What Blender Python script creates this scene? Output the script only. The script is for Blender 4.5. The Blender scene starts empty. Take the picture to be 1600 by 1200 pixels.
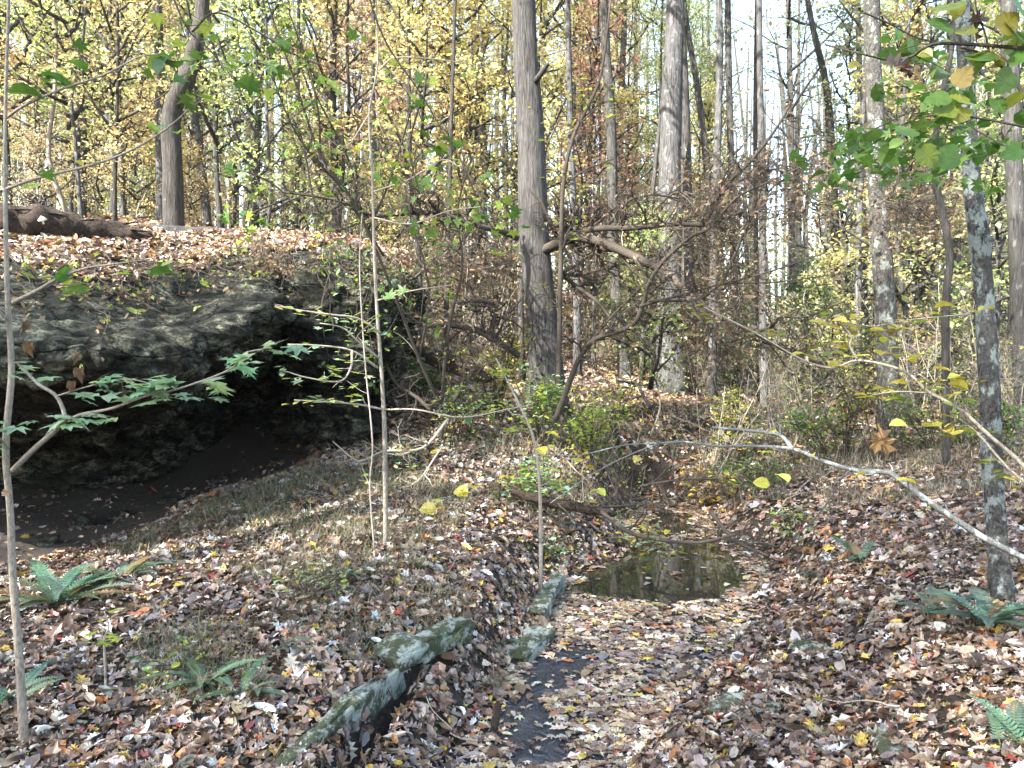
import bpy, math, random
import numpy as np
from mathutils import Vector
R = math.radians
random.seed(7)
C = bpy.context.scene.collection
sc = bpy.context.scene

# ------------------------------------------------------------------ camera, world, sun, exposure
F = 1186.0; PITCH = R(1.9); EYE = 1.6
cam = bpy.data.cameras.new('camera'); camo = bpy.data.objects.new('camera', cam); C.objects.link(camo)
camo.location = (0, 0, EYE); camo.rotation_euler = (R(90) - PITCH, 0, 0)
cam.sensor_width = 36; cam.lens = 36 * F / 1600; cam.clip_end = 3000; cam.clip_start = 0.05
sc.camera = camo
SUN_EL, SUN_AZ = R(41), R(-132)          # azimuth clockwise from +Y (view direction)
w = bpy.data.worlds.new('World'); sc.world = w; w.use_nodes = True
nt = w.node_tree; bg = nt.nodes['Background']
sky = nt.nodes.new('ShaderNodeTexSky'); sky.sky_type = 'NISHITA'; sky.sun_disc = False
sky.sun_elevation = SUN_EL; sky.sun_rotation = SUN_AZ; sky.air_density = 1.3; sky.dust_density = 2.0; sky.ozone_density = 1.0
nt.links.new(sky.outputs[0], bg.inputs[0]); bg.inputs[1].default_value = 0.145
sl = bpy.data.lights.new('sun', 'SUN'); sl.energy = 5.0; sl.angle = R(0.5); sl.color = (1.0, 0.965, 0.9)
so = bpy.data.objects.new('sun', sl); C.objects.link(so)
sd = Vector((math.sin(SUN_AZ) * math.cos(SUN_EL), math.cos(SUN_AZ) * math.cos(SUN_EL), math.sin(SUN_EL)))
so.rotation_euler = sd.to_track_quat('Z', 'Y').to_euler(); so.location = (-20, -10, 30)
sc.view_settings.view_transform = 'Standard'; sc.view_settings.look = 'None'
sc.view_settings.gamma = 1; sc.view_settings.exposure = 2.5
cy = sc.cycles
cy.max_bounces = 6; cy.diffuse_bounces = 3; cy.glossy_bounces = 2; cy.transmission_bounces = 3; cy.transparent_max_bounces = 6
cy.caustics_reflective = False; cy.caustics_refractive = False; cy.sample_clamp_indirect = 6

# ------------------------------------------------------------------ pixel helpers (photo pixels 1600x1200 -> world)
cP, sP = math.cos(PITCH), math.sin(PITCH)
def P(px, py, Y):
    u = (px - 800) / F; v = (600 - py) / F
    x, y, z = u, cP + sP * v, -sP + cP * v
    return np.array([x / y * Y, Y, EYE + z / y * Y])
def G(px, py, z):
    u = (px - 800) / F; v = (600 - py) / F
    x, y, zz = u, cP + sP * v, -sP + cP * v
    t = (z - EYE) / zz
    return np.array([x * t, y * t, z])

# ------------------------------------------------------------------ noise
def _h(ix, iy, iz, s):
    n = (ix * 374761393 + iy * 668265263 + iz * 2147483647 + s * 974634777) & 0xffffffff
    n = ((n ^ (n >> 13)) * 1274126177) & 0xffffffff
    n = ((n ^ (n >> 16)) * 2246822519) & 0xffffffff
    return ((n ^ (n >> 15)) & 0xffffff) / float(0x7fffff) - 1.0
def vnoise(p, s=0):
    p = np.asarray(p, float); i = np.floor(p).astype(np.int64); f = p - i; f = f * f * (3 - 2 * f)
    r = 0
    for dx in (0, 1):
        for dy in (0, 1):
            for dz in (0, 1):
                wgt = (f[:, 0] if dx else 1 - f[:, 0]) * (f[:, 1] if dy else 1 - f[:, 1]) * (f[:, 2] if dz else 1 - f[:, 2])
                r = r + wgt * _h(i[:, 0] + dx, i[:, 1] + dy, i[:, 2] + dz, s)
    return r
def fbm(p, s=0, o=4):
    r = 0; a = 1.0; p = np.asarray(p, float)
    for k in range(o):
        r = r + a * vnoise(p * 2 ** k, s + k); a *= 0.5
    return r

# ------------------------------------------------------------------ mesh builder
class MB:
    def __init__(s): s.v = []; s.t = []; s.q = []; s.tm = []; s.qm = []; s.c = []; s.n = 0
    def add(s, v, t=None, q=None, col=None, m=0):
        v = np.asarray(v, np.float32).reshape(-1, 3)
        if t is not None and len(t):
            t = np.asarray(t, np.int32).reshape(-1, 3) + s.n; s.t.append(t); s.tm.append(np.full(len(t), m, np.int32))
        if q is not None and len(q):
            q = np.asarray(q, np.int32).reshape(-1, 4) + s.n; s.q.append(q); s.qm.append(np.full(len(q), m, np.int32))
        c = np.ones((len(v), 3), np.float32) if col is None else np.broadcast_to(np.asarray(col, np.float32), (len(v), 3))
        s.v.append(v); s.c.append(c); s.n += len(v)
    def mesh(s, name, mats, smooth=True):
        me = bpy.data.meshes.new(name)
        v = np.concatenate(s.v); me.vertices.add(len(v)); me.vertices.foreach_set('co', v.ravel())
        T = np.concatenate(s.t) if s.t else np.zeros((0, 3), np.int32); Q = np.concatenate(s.q) if s.q else np.zeros((0, 4), np.int32)
        li = np.concatenate([T.ravel(), Q.ravel()]).astype(np.int32); me.loops.add(len(li)); me.loops.foreach_set('vertex_index', li)
        ls = np.concatenate([np.arange(len(T)) * 3, len(T) * 3 + np.arange(len(Q)) * 4]).astype(np.int32)
        me.polygons.add(len(ls)); me.polygons.foreach_set('loop_start', ls)
        mi = np.concatenate((s.tm + s.qm) or [np.zeros(0, np.int32)]).astype(np.int32); me.polygons.foreach_set('material_index', mi)
        if smooth is not None: me.polygons.foreach_set('use_smooth', np.full(len(ls), bool(smooth)))
        ca = me.attributes.new('Col', 'FLOAT_COLOR', 'POINT')
        c4 = np.ones((len(v), 4), np.float32); c4[:, :3] = np.concatenate(s.c); ca.data.foreach_set('color', c4.ravel())
        for m in (mats if isinstance(mats, (list, tuple)) else [mats]): me.materials.append(m)
        me.update(calc_edges=True); return me
def obj(name, mb, mats, parent=None, smooth=True, loc=None):
    me = mb.mesh(name, mats, smooth) if isinstance(mb, MB) else mb
    o = bpy.data.objects.new(name, me); C.objects.link(o)
    if parent is not None: o.parent = parent
    if loc is not None: o.location = loc
    return o
def tag(o, label, cat, group=None):
    o['label'] = label; o['category'] = cat
    if group: o['group'] = group
    return o
def thing(name, label, cat, loc=(0, 0, 0), group=None):
    o = bpy.data.objects.new(name, None); C.objects.link(o); o.location = loc; o.empty_display_size = .2
    return tag(o, label, cat, group)
def struct(o, kind='structure'): o['kind'] = kind; return o

# ------------------------------------------------------------------ materials
def newmat(name):
    m = bpy.data.materials.new(name); m.use_nodes = True; n = m.node_tree; p = n.nodes['Principled BSDF']; return m, n, p
def ramp(n, fac, stops, inter='LINEAR'):
    r = n.nodes.new('ShaderNodeValToRGB'); r.color_ramp.interpolation = inter
    e = r.color_ramp.elements
    while len(e) < len(stops): e.new(0.5)
    for k, (pos, c) in enumerate(stops): e[k].position = pos; e[k].color = (*c, 1)
    n.links.new(fac, r.inputs[0]); return r.outputs[0]
def noise(n, vec, scale, detail=4, rough=.55, dist=0):
    t = n.nodes.new('ShaderNodeTexNoise'); t.inputs['Scale'].default_value = scale; t.inputs['Detail'].default_value = detail
    t.inputs['Roughness'].default_value = rough; t.inputs['Distortion'].default_value = dist
    n.links.new(vec, t.inputs['Vector']); return t.outputs[0]
def mapping(n, scale=(1, 1, 1), src='Object'):
    tc = n.nodes.new('ShaderNodeTexCoord'); mp = n.nodes.new('ShaderNodeMapping'); mp.inputs['Scale'].default_value = scale
    n.links.new(tc.outputs[src], mp.inputs[0]); return mp.outputs[0]
def mixc(n, fac, a, b, mode='MIX'):
    m = n.nodes.new('ShaderNodeMix'); m.data_type = 'RGBA'; m.blend_type = mode
    for s, v in ((0, fac), (6, a), (7, b)):
        if hasattr(v, 'links'): n.links.new(v, m.inputs[s])
        else: m.inputs[s].default_value = v if s == 0 else (*v, 1)
    return m.outputs[2]
def bump(n, p, h, strength=.5, dist=.02):
    b = n.nodes.new('ShaderNodeBump'); b.inputs['Strength'].default_value = strength; b.inputs['Distance'].default_value = dist
    n.links.new(h, b.inputs['Height']); n.links.new(b.outputs[0], p.inputs['Normal'])

def bark(name, dark, mid, light, lichen=None, lich_lo=.58, sc_=1.0, vert=.13, bs=1.0, bd=.05):
    m, n, p = newmat(name)
    v = mapping(n, (1, 1, vert)); f = noise(n, v, 26 * sc_, 6, .65, .6)
    col = ramp(n, f, [(.36, dark), (.46, mid), (.66, light)])
    f2 = noise(n, mapping(n), 2.3, 3)
    col = mixc(n, ramp(n, f2, [(.35, (0, 0, 0)), (.7, (.5, .5, .5))]), col, light)
    if lichen:
        f3 = noise(n, mapping(n, (1, 1, .6)), 9, 5, .7)
        col = mixc(n, ramp(n, f3, [(lich_lo, (0, 0, 0)), (lich_lo + .06, (.9, .9, .9))]), col, lichen)
    n.links.new(col, p.inputs['Base Color']); p.inputs['Roughness'].default_value = .9
    p.inputs['Specular IOR Level'].default_value = .2
    bump(n, p, f, bs, bd); return m
M = {}
M['bark_main'] = bark('bark_main', (.012, .011, .01), (.054, .05, .047), (.112, .105, .098), (.2, .15, .11), .68, 1.7, .1)
M['bark_pale'] = bark('bark_pale', (.017, .016, .016), (.064, .062, .062), (.118, .115, .112), (.175, .173, .17), .55, 1.2)
M['bark_grey'] = bark('bark_grey', (.02, .019, .018), (.05, .047, .044), (.1, .095, .088), (.17, .17, .16), .6, 1.4)
M['bark_dark'] = bark('bark_dark', (.012, .011, .01), (.038, .034, .03), (.085, .077, .068), (.16, .16, .15), .66, 1.3)
M['bark_lichen'] = bark('bark_lichen', (.018, .017, .015), (.06, .056, .05), (.12, .115, .1), (.27, .3, .28), .54, 1.5, .45)
M['bark_sapling'] = bark('bark_sapling', (.09, .072, .055), (.2, .17, .135), (.34, .3, .25), (.42, .41, .37), .6, 4, .35, .5, .004)
M['bark_white'] = bark('bark_white', (.04, .038, .033), (.12, .118, .108), (.21, .215, .2), (.42, .46, .44), .53, 8, .6, .5, .004)
M['twig'] = bark('twig', (.018, .015, .012), (.045, .037, .03), (.1, .083, .066), None, .5, 6, .5, .3, .003)
M['twig_pale'] = bark('twig_pale', (.12, .1, .08), (.26, .22, .18), (.42, .37, .3), None, .5, 6, .5, .3, .003)
M['limb'] = bark('limb', (.02, .017, .013), (.045, .037, .03), (.1, .08, .06), (.36, .26, .15), .66, 4, .3, .5, .004)
M['bark_blotched'] = bark('bark_blotched', (.018, .017, .016), (.065, .062, .056), (.13, .126, .115), (.33, .37, .345), .5, 1.8, .6)
M['rotten'] = bark('rotten', (.006, .005, .004), (.024, .018, .014), (.07, .048, .036), None, .6, 1.0, 1.0, 1.0, .03)

def leafmat(name, trans=.4, rough=.5, objcol=False, spec=.5, vary=.3, tgain=1.25):
    m, n, p = newmat(name); out = n.nodes['Material Output']
    a = n.nodes.new('ShaderNodeAttribute'); a.attribute_name = 'Col'; col = a.outputs['Color']
    if objcol:
        oi = n.nodes.new('ShaderNodeObjectInfo'); col = mixc(n, 1.0, col, oi.outputs['Color'], 'MULTIPLY')
    f = noise(n, mapping(n), 55, 3); col = mixc(n, 1.0, col, ramp(n, f, [(.3, (1 - vary,) * 3), (.7, (1 + 0 * vary,) * 3)]), 'MULTIPLY')
    n.links.new(col, p.inputs['Base Color']); p.inputs['Roughness'].default_value = rough
    p.inputs['Specular IOR Level'].default_value = spec
    if trans > 0:
        t = n.nodes.new('ShaderNodeBsdfTranslucent')
        tc = mixc(n, 1.0, col, (tgain, tgain, tgain * .8), 'MULTIPLY'); n.links.new(tc, t.inputs[0])
        mx = n.nodes.new('ShaderNodeMixShader'); mx.inputs[0].default_value = trans
        n.links.new(p.outputs[0], mx.inputs[1]); n.links.new(t.outputs[0], mx.inputs[2]); n.links.new(mx.outputs[0], out.inputs[0])
    return m
M['litter'] = leafmat('litter', .12, .33, spec=.7, vary=.4)
M['leaf'] = leafmat('leaf', .45, .42, spec=.5)
M['crown'] = leafmat('crown', .5, .5, objcol=True, spec=.35, vary=.15)
M['fern'] = leafmat('fern', .25, .4, spec=.5)
M['straw'] = leafmat('straw', .2, .6, spec=.2)

def mk_soil():
    m, n, p = newmat('forest_soil'); v = mapping(n)
    f = noise(n, v, 9, 8, .7); f2 = noise(n, v, 40, 6, .7)
    col = ramp(n, f2, [(.3, (.008, .006, .004)), (.5, (.026, .018, .012)), (.62, (.055, .038, .026)), (.75, (.12, .085, .06))])
    col = mixc(n, ramp(n, f, [(.55, (0, 0, 0)), (.66, (.8, .8, .8))]), col, (.022, .028, .01))
    n.links.new(col, p.inputs['Base Color']); p.inputs['Roughness'].default_value = .95; bump(n, p, f2, 1, .04); return m
M['soil'] = mk_soil()
def mk_rock(name):
    m, n, p = newmat(name); v = mapping(n, (1, 1, 2.4)); v2 = mapping(n)
    fs = noise(n, v, 4.2, 10, .72, .5); ff = noise(n, v2, 34, 8, .75); fb = noise(n, v2, 1.3, 4, .6)
    cr = n.nodes.new('ShaderNodeTexVoronoi'); cr.feature = 'DISTANCE_TO_EDGE'; cr.inputs['Scale'].default_value = 2.6
    wv = n.nodes.new('ShaderNodeMix'); wv.data_type = 'VECTOR'; wv.inputs[0].default_value = .22
    nz = n.nodes.new('ShaderNodeTexNoise'); nz.inputs['Scale'].default_value = 3; nz.inputs['Detail'].default_value = 6
    n.links.new(v, nz.inputs['Vector']); n.links.new(v, wv.inputs[4]); n.links.new(nz.outputs[1], wv.inputs[5]); n.links.new(wv.outputs[1], cr.inputs['Vector'])
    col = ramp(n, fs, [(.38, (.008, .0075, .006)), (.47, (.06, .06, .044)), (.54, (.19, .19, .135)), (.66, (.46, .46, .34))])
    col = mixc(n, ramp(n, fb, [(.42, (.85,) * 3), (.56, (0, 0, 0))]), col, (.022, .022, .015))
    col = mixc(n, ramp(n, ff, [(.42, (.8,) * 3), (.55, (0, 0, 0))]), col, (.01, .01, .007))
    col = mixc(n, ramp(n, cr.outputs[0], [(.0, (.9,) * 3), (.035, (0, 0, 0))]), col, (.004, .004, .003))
    n.links.new(col, p.inputs['Base Color']); p.inputs['Roughness'].default_value = .93; p.inputs['Specular IOR Level'].default_value = .2
    mth = n.nodes.new('ShaderNodeMath'); mth.inputs[1].default_value = .5; mth.operation = 'MULTIPLY'; n.links.new(ff, mth.inputs[0])
    ad = n.nodes.new('ShaderNodeMath'); n.links.new(fs, ad.inputs[0]); n.links.new(mth.outputs[0], ad.inputs[1])
    c2 = n.nodes.new('ShaderNodeMath'); c2.operation = 'MINIMUM'; c2.inputs[1].default_value = .05; n.links.new(cr.outputs[0], c2.inputs[0])
    ad2 = n.nodes.new('ShaderNodeMath'); ad2.operation = 'MULTIPLY_ADD'; ad2.inputs[1].default_value = 8; n.links.new(c2.outputs[0], ad2.inputs[0]); n.links.new(ad.outputs[0], ad2.inputs[2])
    bump(n, p, ad2.outputs[0], 1, .1); return m
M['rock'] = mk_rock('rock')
def mk_mossrock():
    m, n, p = newmat('mossrock'); v = mapping(n); f = noise(n, v, 7, 8, .7, .4); f2 = noise(n, v, 30, 6, .7); f3 = noise(n, v, 9, 8, .75)
    col = ramp(n, f2, [(.35, (.02, .02, .014)), (.5, (.07, .07, .045)), (.68, (.16, .155, .11))])
    col = mixc(n, ramp(n, f, [(.45, (.8,) * 3), (.55, (0, 0, 0))]), col, (.045, .06, .02))
    col = mixc(n, ramp(n, f3, [(.48, (0, 0, 0)), (.56, (.85,) * 3)]), col, (.38, .42, .37))
    n.links.new(col, p.inputs['Base Color']); p.inputs['Roughness'].default_value = .9; bump(n, p, f2, 1, .03); return m
M['mossrock'] = mk_mossrock()
def mk_water():
    m, n, p = newmat('water'); p.inputs['Base Color'].default_value = (.022, .021, .014, 1); p.inputs['Roughness'].default_value = .03
    p.inputs['IOR'].default_value = 1.7; p.inputs['Specular IOR Level'].default_value = .8
    f = noise(n, mapping(n), 3.0, 3); f2 = noise(n, mapping(n), 24, 3)
    ad = n.nodes.new('ShaderNodeMath'); ad.operation = 'MULTIPLY_ADD'; ad.inputs[1].default_value = .12
    n.links.new(f2, ad.inputs[0]); n.links.new(f, ad.inputs[2])
    bump(n, p, ad.outputs[0], .1, .005); return m
M['water'] = mk_water()
m, n, p = newmat('stream_water'); p.inputs['Base Color'].default_value = (.03, .035, .05, 1); p.inputs['Roughness'].default_value = .06  # bluish base colour stands in for reflected sky
p.inputs['IOR'].default_value = 1.6; p.inputs['Specular IOR Level'].default_value = .8; f = noise(n, mapping(n, (1.3, .7, 1)), 7, 3, .5, 1.6); bump(n, p, f, .8, .05); M['stream'] = m
m, n, p = newmat('fungus'); p.inputs['Base Color'].default_value = (.7, .66, .55, 1); M['fungus'] = m

# ------------------------------------------------------------------ terrain
cp = [(0, 0, .04), (-3, 0, .08), (3, 0, .12), (-6, 2, .3), (7, 2, .3), (0, -6, 0), (-10, -8, .5), (10, -8, .4), (-8, 4.5, .3), (9, 6, .45)]
for a in [(37, 1150, 0), (100, 950, .1), (300, 1150, -.02), (450, 1000, .05), (600, 870, .15), (50, 860, -.1), (-250, 870, -.1), (230, 812, -.1), (340, 770, .05), (160, 880, -.02), (420, 750, .3), (570, 700, .5), (700, 700, .52),
          (700, 800, .22), (780, 900, .06), (720, 1080, -.14), (640, 1180, -.2), (820, 980, -.12), (880, 880, -.1), (940, 830, -.1), (850, 760, .2), (1200, 760, .15), (1570, 970, .2), (1400, 850, .22), (1320, 1000, -.06), (1500, 1150, .06),
          (1200, 1150, -.2), (1100, 1050, -.25), (1200, 940, -.2), (1220, 870, -.16), (1150, 820, -.14), (1040, 790, -.24), (950, 775, 0), (1030, 750, -.05), (1000, 700, .32), (1385, 690, .46), (1500, 760, .33), (1500, 690, .55)]:
    cp.append(tuple(G(*a)))
for a in [(620, 620, 11.5), (640, 550, 15), (700, 460, 23), (700, 425, 32), (850, 640, 11), (830, 560, 17), (850, 480, 30), (1050, 610, 15),
          (1050, 540, 28), (1200, 650, 16), (1250, 620, 24), (1300, 595, 45), (1500, 630, 18), (1550, 600, 35), (900, 690, 9.6)]:
    cp.append(tuple(P(*a)))
cp += [(-30, 30, 6.5), (-15, 14, 3.5), (-12, 20, 4.6), (-4.6, 14, 3.4), (-8, 12.5, 3.0), (-12, 12, 3.2), (-5.5, 8, -.1), (-5.2, 9.6, .0), (-3.8, 10.6, .2), (-2.6, 10, .35), (-2.4, 10.2, .8), (-10, 8, .6), (-15, 5, 1.2), (-30, 60, 9.5), (0, 60, 8), (20, 60, 2), (40, 60, 2), (60, 30, 1.2), (30, 30, .7),
       (16, 12, .7), (0, 95, 11), (40, 100, 6), (-60, 100, 14), (90, 90, 5), (-60, 10, 6), (60, -20, 1), (-60, -30, 4), (0, -40, 0)]
cp = np.array(cp); _S = 10.0
def _U(r2): return r2 * np.log(r2 + 1e-9) * .5
_X = cp[:, :2] / _S; nK = len(_X)
K = _U(((_X[:, None] - _X[None]) ** 2).sum(-1)) + np.eye(nK) * 2e-3
Pm = np.c_[np.ones(nK), _X]; A = np.zeros((nK + 3, nK + 3)); A[:nK, :nK] = K; A[:nK, nK:] = Pm; A[nK:, :nK] = Pm.T
W_ = np.linalg.solve(A, np.r_[cp[:, 2], 0, 0, 0])
WZ = -.3
def wp(l): return np.array([G(a, b, WZ)[:2] for a, b in l])
chan = [(wp([(850, 1330), (850, 1180), (920, 1080), (985, 1000), (1020, 940)]), [.38, .42, .5, .62, .8], .2),
        (wp([(1000, 925), (1075, 890), (1100, 868)]), [.7, .72, .6], .3), (wp([(1060, 860), (1045, 825), (1040, 795), (1010, 775)]), [.5, .55, .42, .25], .25),
        ]
gully = np.array([G(a, b, -.05)[:2] for a, b in [(690, 1015), (640, 1040), (590, 1100), (540, 1165), (480, 1240)]])
def gully_d(x, y):
    r = np.full(x.shape, 9.0)
    for k in range(len(gully) - 1):
        a, b = gully[k], gully[k + 1]; ab = b - a; t = np.clip(((x - a[0]) * ab[0] + (y - a[1]) * ab[1]) / (ab @ ab), 0, 1); r = np.minimum(r, np.hypot(x - a[0] - ab[0] * t, y - a[1] - ab[1] * t))
    return r
def chan_depth(x, y):
    d = np.full(x.shape, -9.0); dep = np.zeros(x.shape)
    for pts, hw, dp in chan:
        for k in range(len(pts) - 1):
            a, b = pts[k], pts[k + 1]; ab = b - a; t = np.clip(((x - a[0]) * ab[0] + (y - a[1]) * ab[1]) / (ab @ ab), 0, 1)
            h = hw[k] + (hw[k + 1] - hw[k]) * t
            r = np.hypot(x - a[0] - ab[0] * t, y - a[1] - ab[1] * t)
            s = 1 - r / h                                   # 1 in the middle, 0 at the water's edge
            m = s > d; d = np.where(m, s, d); dep = np.where(m, dp, dep)
    return d, dep
def ground(x, y):
    x = np.asarray(x, float); y = np.asarray(y, float); sh = x.shape; x = x.ravel(); y = y.ravel()
    z = np.empty(len(x))
    for i in range(0, len(x), 20000):
        q = np.c_[x[i:i + 20000], y[i:i + 20000]] / _S
        z[i:i + 20000] = _U(((q[:, None] - _X[None]) ** 2).sum(-1)) @ W_[:nK] + W_[nK] + q @ W_[nK + 1:]
    far = np.clip((np.hypot(x, y) - 70) / 60, 0, 1); z = z * (1 - far) + far * 6
    pn = np.c_[x, y, 0 * x]
    z += .05 * fbm(pn * 1.1, 3, 3) + .018 * fbm(pn * 5, 9, 2) + .12 * fbm(pn * .3, 5, 2) * np.clip((y - 8) / 10, 0, 1)
    g_ = gully_d(x, y); z -= .26 * np.clip(1.5 - g_ / .05, 0, 1)
    d, dep = chan_depth(x, y)
    bed = WZ - dep * np.clip(d * 2.2, 0, 1)
    tt = np.clip((d + .7) / .7, 0, 1); tt = tt * tt * (3 - 2 * tt)
    z = np.where(d > 0, np.minimum(z, bed), z * (1 - tt) + np.minimum(z, WZ + .015) * tt)
    return z.reshape(sh)
def gz(x, y): return float(ground(np.array([x]), np.array([y]))[0])
nx, ny = 520, 520
sx = np.linspace(-1, 1, nx); ax_ = np.sinh(sx * 6.4) / np.sinh(6.4) * 600 + 1.2
sy = np.linspace(-1, 1, ny); ay_ = np.sinh(sy * 6.4) / np.sinh(6.4) * 600 + 5.5
XX, YY = np.meshgrid(ax_, ay_); ZZ = ground(XX, YY)
mb = MB(); I = np.arange(nx * ny).reshape(ny, nx)
mb.add(np.stack([XX, YY, ZZ], -1), q=np.stack([I[:-1, :-1], I[:-1, 1:], I[1:, 1:], I[1:, :-1]], -1))
struct(obj('ground', mb, M['soil']))

def grid_patch(poly_pts, z, name, mat, d=.06):
    p = np.array(poly_pts); x0, y0 = p.min(0); x1, y1 = p.max(0); xs = np.linspace(x0, x1, 30); ys = np.linspace(y0, y1, 60)
    X, Y_ = np.meshgrid(xs, ys); m_ = MB(); J = np.arange(X.size).reshape(X.shape)
    m_.add(np.stack([X, Y_, 0 * X + z], -1), q=np.stack([J[:-1, :-1], J[:-1, 1:], J[1:, 1:], J[1:, :-1]], -1)); return struct(obj(name, m_, mat))
wa = wp([(760, 1290), (1250, 900)]); split_y = float(G(950, 965, WZ)[1])
grid_patch([(-.6, 2.2), (3.4, split_y)], WZ - .004, 'stream_water', M['stream'])
grid_patch([(-.4, split_y - .15), (3.6, 11.5)], WZ, 'pool_water', M['water'])
def inpoly(x, y, poly):
    r = np.zeros(x.shape, bool); n_ = len(poly)
    for i in range(n_):
        (x0, y0), (x1, y1) = poly[i], poly[(i + 1) % n_]
        c = ((y0 > y) != (y1 > y)) & (x < (x1 - x0) * (y - y0) / (y1 - y0 + 1e-12) + x0); r ^= c
    return r
open_water = [wp([(885, 925), (925, 885), (975, 860), (1000, 848), (1120, 846), (1150, 865), (1165, 895), (1150, 925), (1060, 945), (960, 935)]),
              wp([(800, 1090), (830, 1050), (870, 1012), (905, 1000), (925, 1030), (930, 1060), (890, 1085), (850, 1108), (875, 1150), (905, 1215), (810, 1215), (785, 1130)]),
              wp([(995, 835), (1000, 815), (1040, 800), (1085, 806), (1090, 832)])]

def gp(px, py): 
    Ys = np.linspace(1.6, 45, 3000); a = P(px, py, 1.0); x = a[0] * Ys; z = EYE + (a[2] - EYE) * Ys
    k = np.where(z <= ground(x, Ys))[0]; return float(Ys[k[0]]) if len(k) else 30.0

# ------------------------------------------------------------------ leaf templates
def fan(out, z=None):
    v = [(0, 0, 0)] + [(a, b, (z[k] if z else 0)) for k, (a, b) in enumerate(out)]; n_ = len(out)
    return np.array(v, float), np.array([(0, 1 + k, 1 + (k + 1) % n_) for k in range(n_)])
def star(curl=.06, sharp=1.0):
    o = []
    for th, r in [(90, .56), (63, .27), (38, .5), (14, .24), (-18, .4), (-58, .2), (-90, .16), (-122, .2), (198, .4), (166, .24), (142, .5), (117, .27)]:
        r = r if r < .3 else r * sharp
        o.append((r * math.cos(R(th)), r * math.sin(R(th))))
    return fan(o, [curl * (-1 if k % 2 == 0 else .6) for k in range(12)])
def oval(wd=.25, fold=.07, bend=0.0, curl=0.0):
    ys = [-.5, -.28, 0, .28, .5]; ws = [0, wd * .85, wd, wd * .7, 0]; v = []; 
    for y, w_ in zip(ys, ws):
        zb = bend * (y * y * 4)
        v += [(-w_, y, zb + (fold + curl * 1.0) * (w_ / wd)), (0, y, zb), (w_, y, zb + (fold + curl) * (w_ / wd))]
    t = []
    for k in range(4):
        for s in (0, 1):
            a = k * 3 + s; t += [(a, a + 1, a + 4), (a, a + 4, a + 3)]
    v = np.array(v, float); t = [q for q in t if np.linalg.norm(np.cross(v[q[1]] - v[q[0]], v[q[2]] - v[q[0]])) > 1e-6]
    return v, np.array(t)
def roll(v, k):                                             # rolls a flat leaf round its long axis
    v = v.copy(); a = v[:, 0] * k; x = np.sin(a) / k; v[:, 2] += (1 - np.cos(a)) / k; v[:, 0] = x; return v
T_STAR = star(); T_STARF = star(.02, 1.1); T_OVAL = oval(); T_WIDE = oval(.38, .04, -.05); T_NARROW = oval(.15, .04, -.08)
T_STC = (roll(star(.05)[0], 3.2), star()[1]); T_OVC = (roll(oval(.3, .02, .18)[0], 4.5), oval()[1]); T_OVD = oval(.28, .12, -.16, .05)
T_OAK = fan([(.07,-.55),(.12,-.3),(.3,-.25),(.16,-.08),(.36,.05),(.17,.14),(.27,.34),(.08,.36),(0,.55),(-.1,.36),(-.28,.3),(-.15,.13),(-.34,0),(-.14,-.1),(-.27,-.3),(-.1,-.32)], [.0,.02,.09,.02,.1,.02,.08,.02,-.05,.02,.08,.03,.1,.02,.07,.02])
T_TORN = fan([(.05,-.5),(.3,-.3),(.38,.02),(.2,.1),(.26,.33),(.02,.4),(-.16,.24),(-.33,.22),(-.22,-.02),(-.3,-.3)], [0,.08,.14,.02,.1,-.04,.0,.12,.03,.1])
T_OAKC = (roll(T_OAK[0], 3.5), T_OAK[1]); T_STD = (roll(star(.12)[0] * [1, .9, 1.5], 5.0), star()[1])
HB_ = fan([(0,-.42),(.16,-.5),(.36,-.36),(.44,-.12),(.36,.02),(.42,.14),(.26,.22),(.24,.34),(0,.58),(-.22,.36),(-.28,.2),(-.42,.16),(-.35,0),(-.45,-.14),(-.35,-.36),(-.16,-.5)],[.0,.05,.1,.12,.04,.1,.02,.06,-.08,.06,.02,.1,.04,.12,.1,.05])
T_HEART = (HB_[0] * [1, 1, .35], HB_[1])
T_WIDE = (roll(oval(.36, .07, -.09)[0] * [1, 1, 1], 1.2), oval(.36)[1])
T_CARD = (np.array([(0, -.5, 0), (.32, 0, .08), (0, .5, 0), (-.32, 0, .08)], float), np.array([(0, 1, 2), (0, 2, 3)]))
def scatter(mb, tmpl, pos, nrm, ang, size, col, m=0):
    tv, tt = tmpl; N = len(pos)
    if N == 0: return
    nrm = nrm / np.linalg.norm(nrm, axis=1, keepdims=True)
    a = np.where(np.abs(nrm[:, 2:3]) > .95, np.array([[1., 0, 0]]), np.array([[0, 0, 1.]])); t = np.cross(a, nrm); t /= np.linalg.norm(t, axis=1, keepdims=True)
    b = np.cross(nrm, t); ca, sa = np.cos(ang)[:, None], np.sin(ang)[:, None]
    X = t * ca + b * sa; Y_ = -t * sa + b * ca; s = np.asarray(size).reshape(-1, 1, 1)
    V = pos[:, None] + s * (tv[None, :, 0:1] * X[:, None] + tv[None, :, 1:2] * Y_[:, None] + tv[None, :, 2:3] * nrm[:, None])
    k = len(tv); TT = (tt[None] + (np.arange(N) * k)[:, None, None]).reshape(-1, 3)
    mb.add(V.reshape(-1, 3), t=TT, col=np.repeat(np.asarray(col, np.float32), k, axis=0), m=m)
rng = np.random.default_rng(11)
def pick(pal, N, jit=.18):
    c = np.array([q[1:] for q in pal]); p_ = np.array([q[0] for q in pal], float); p_ /= p_.sum()
    out = c[rng.choice(len(c), N, p=p_)] * (1 + jit * rng.standard_normal((N, 1))) * (1 + .05 * rng.standard_normal((N, 3)))
    return np.clip(out, .008, .85)
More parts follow.
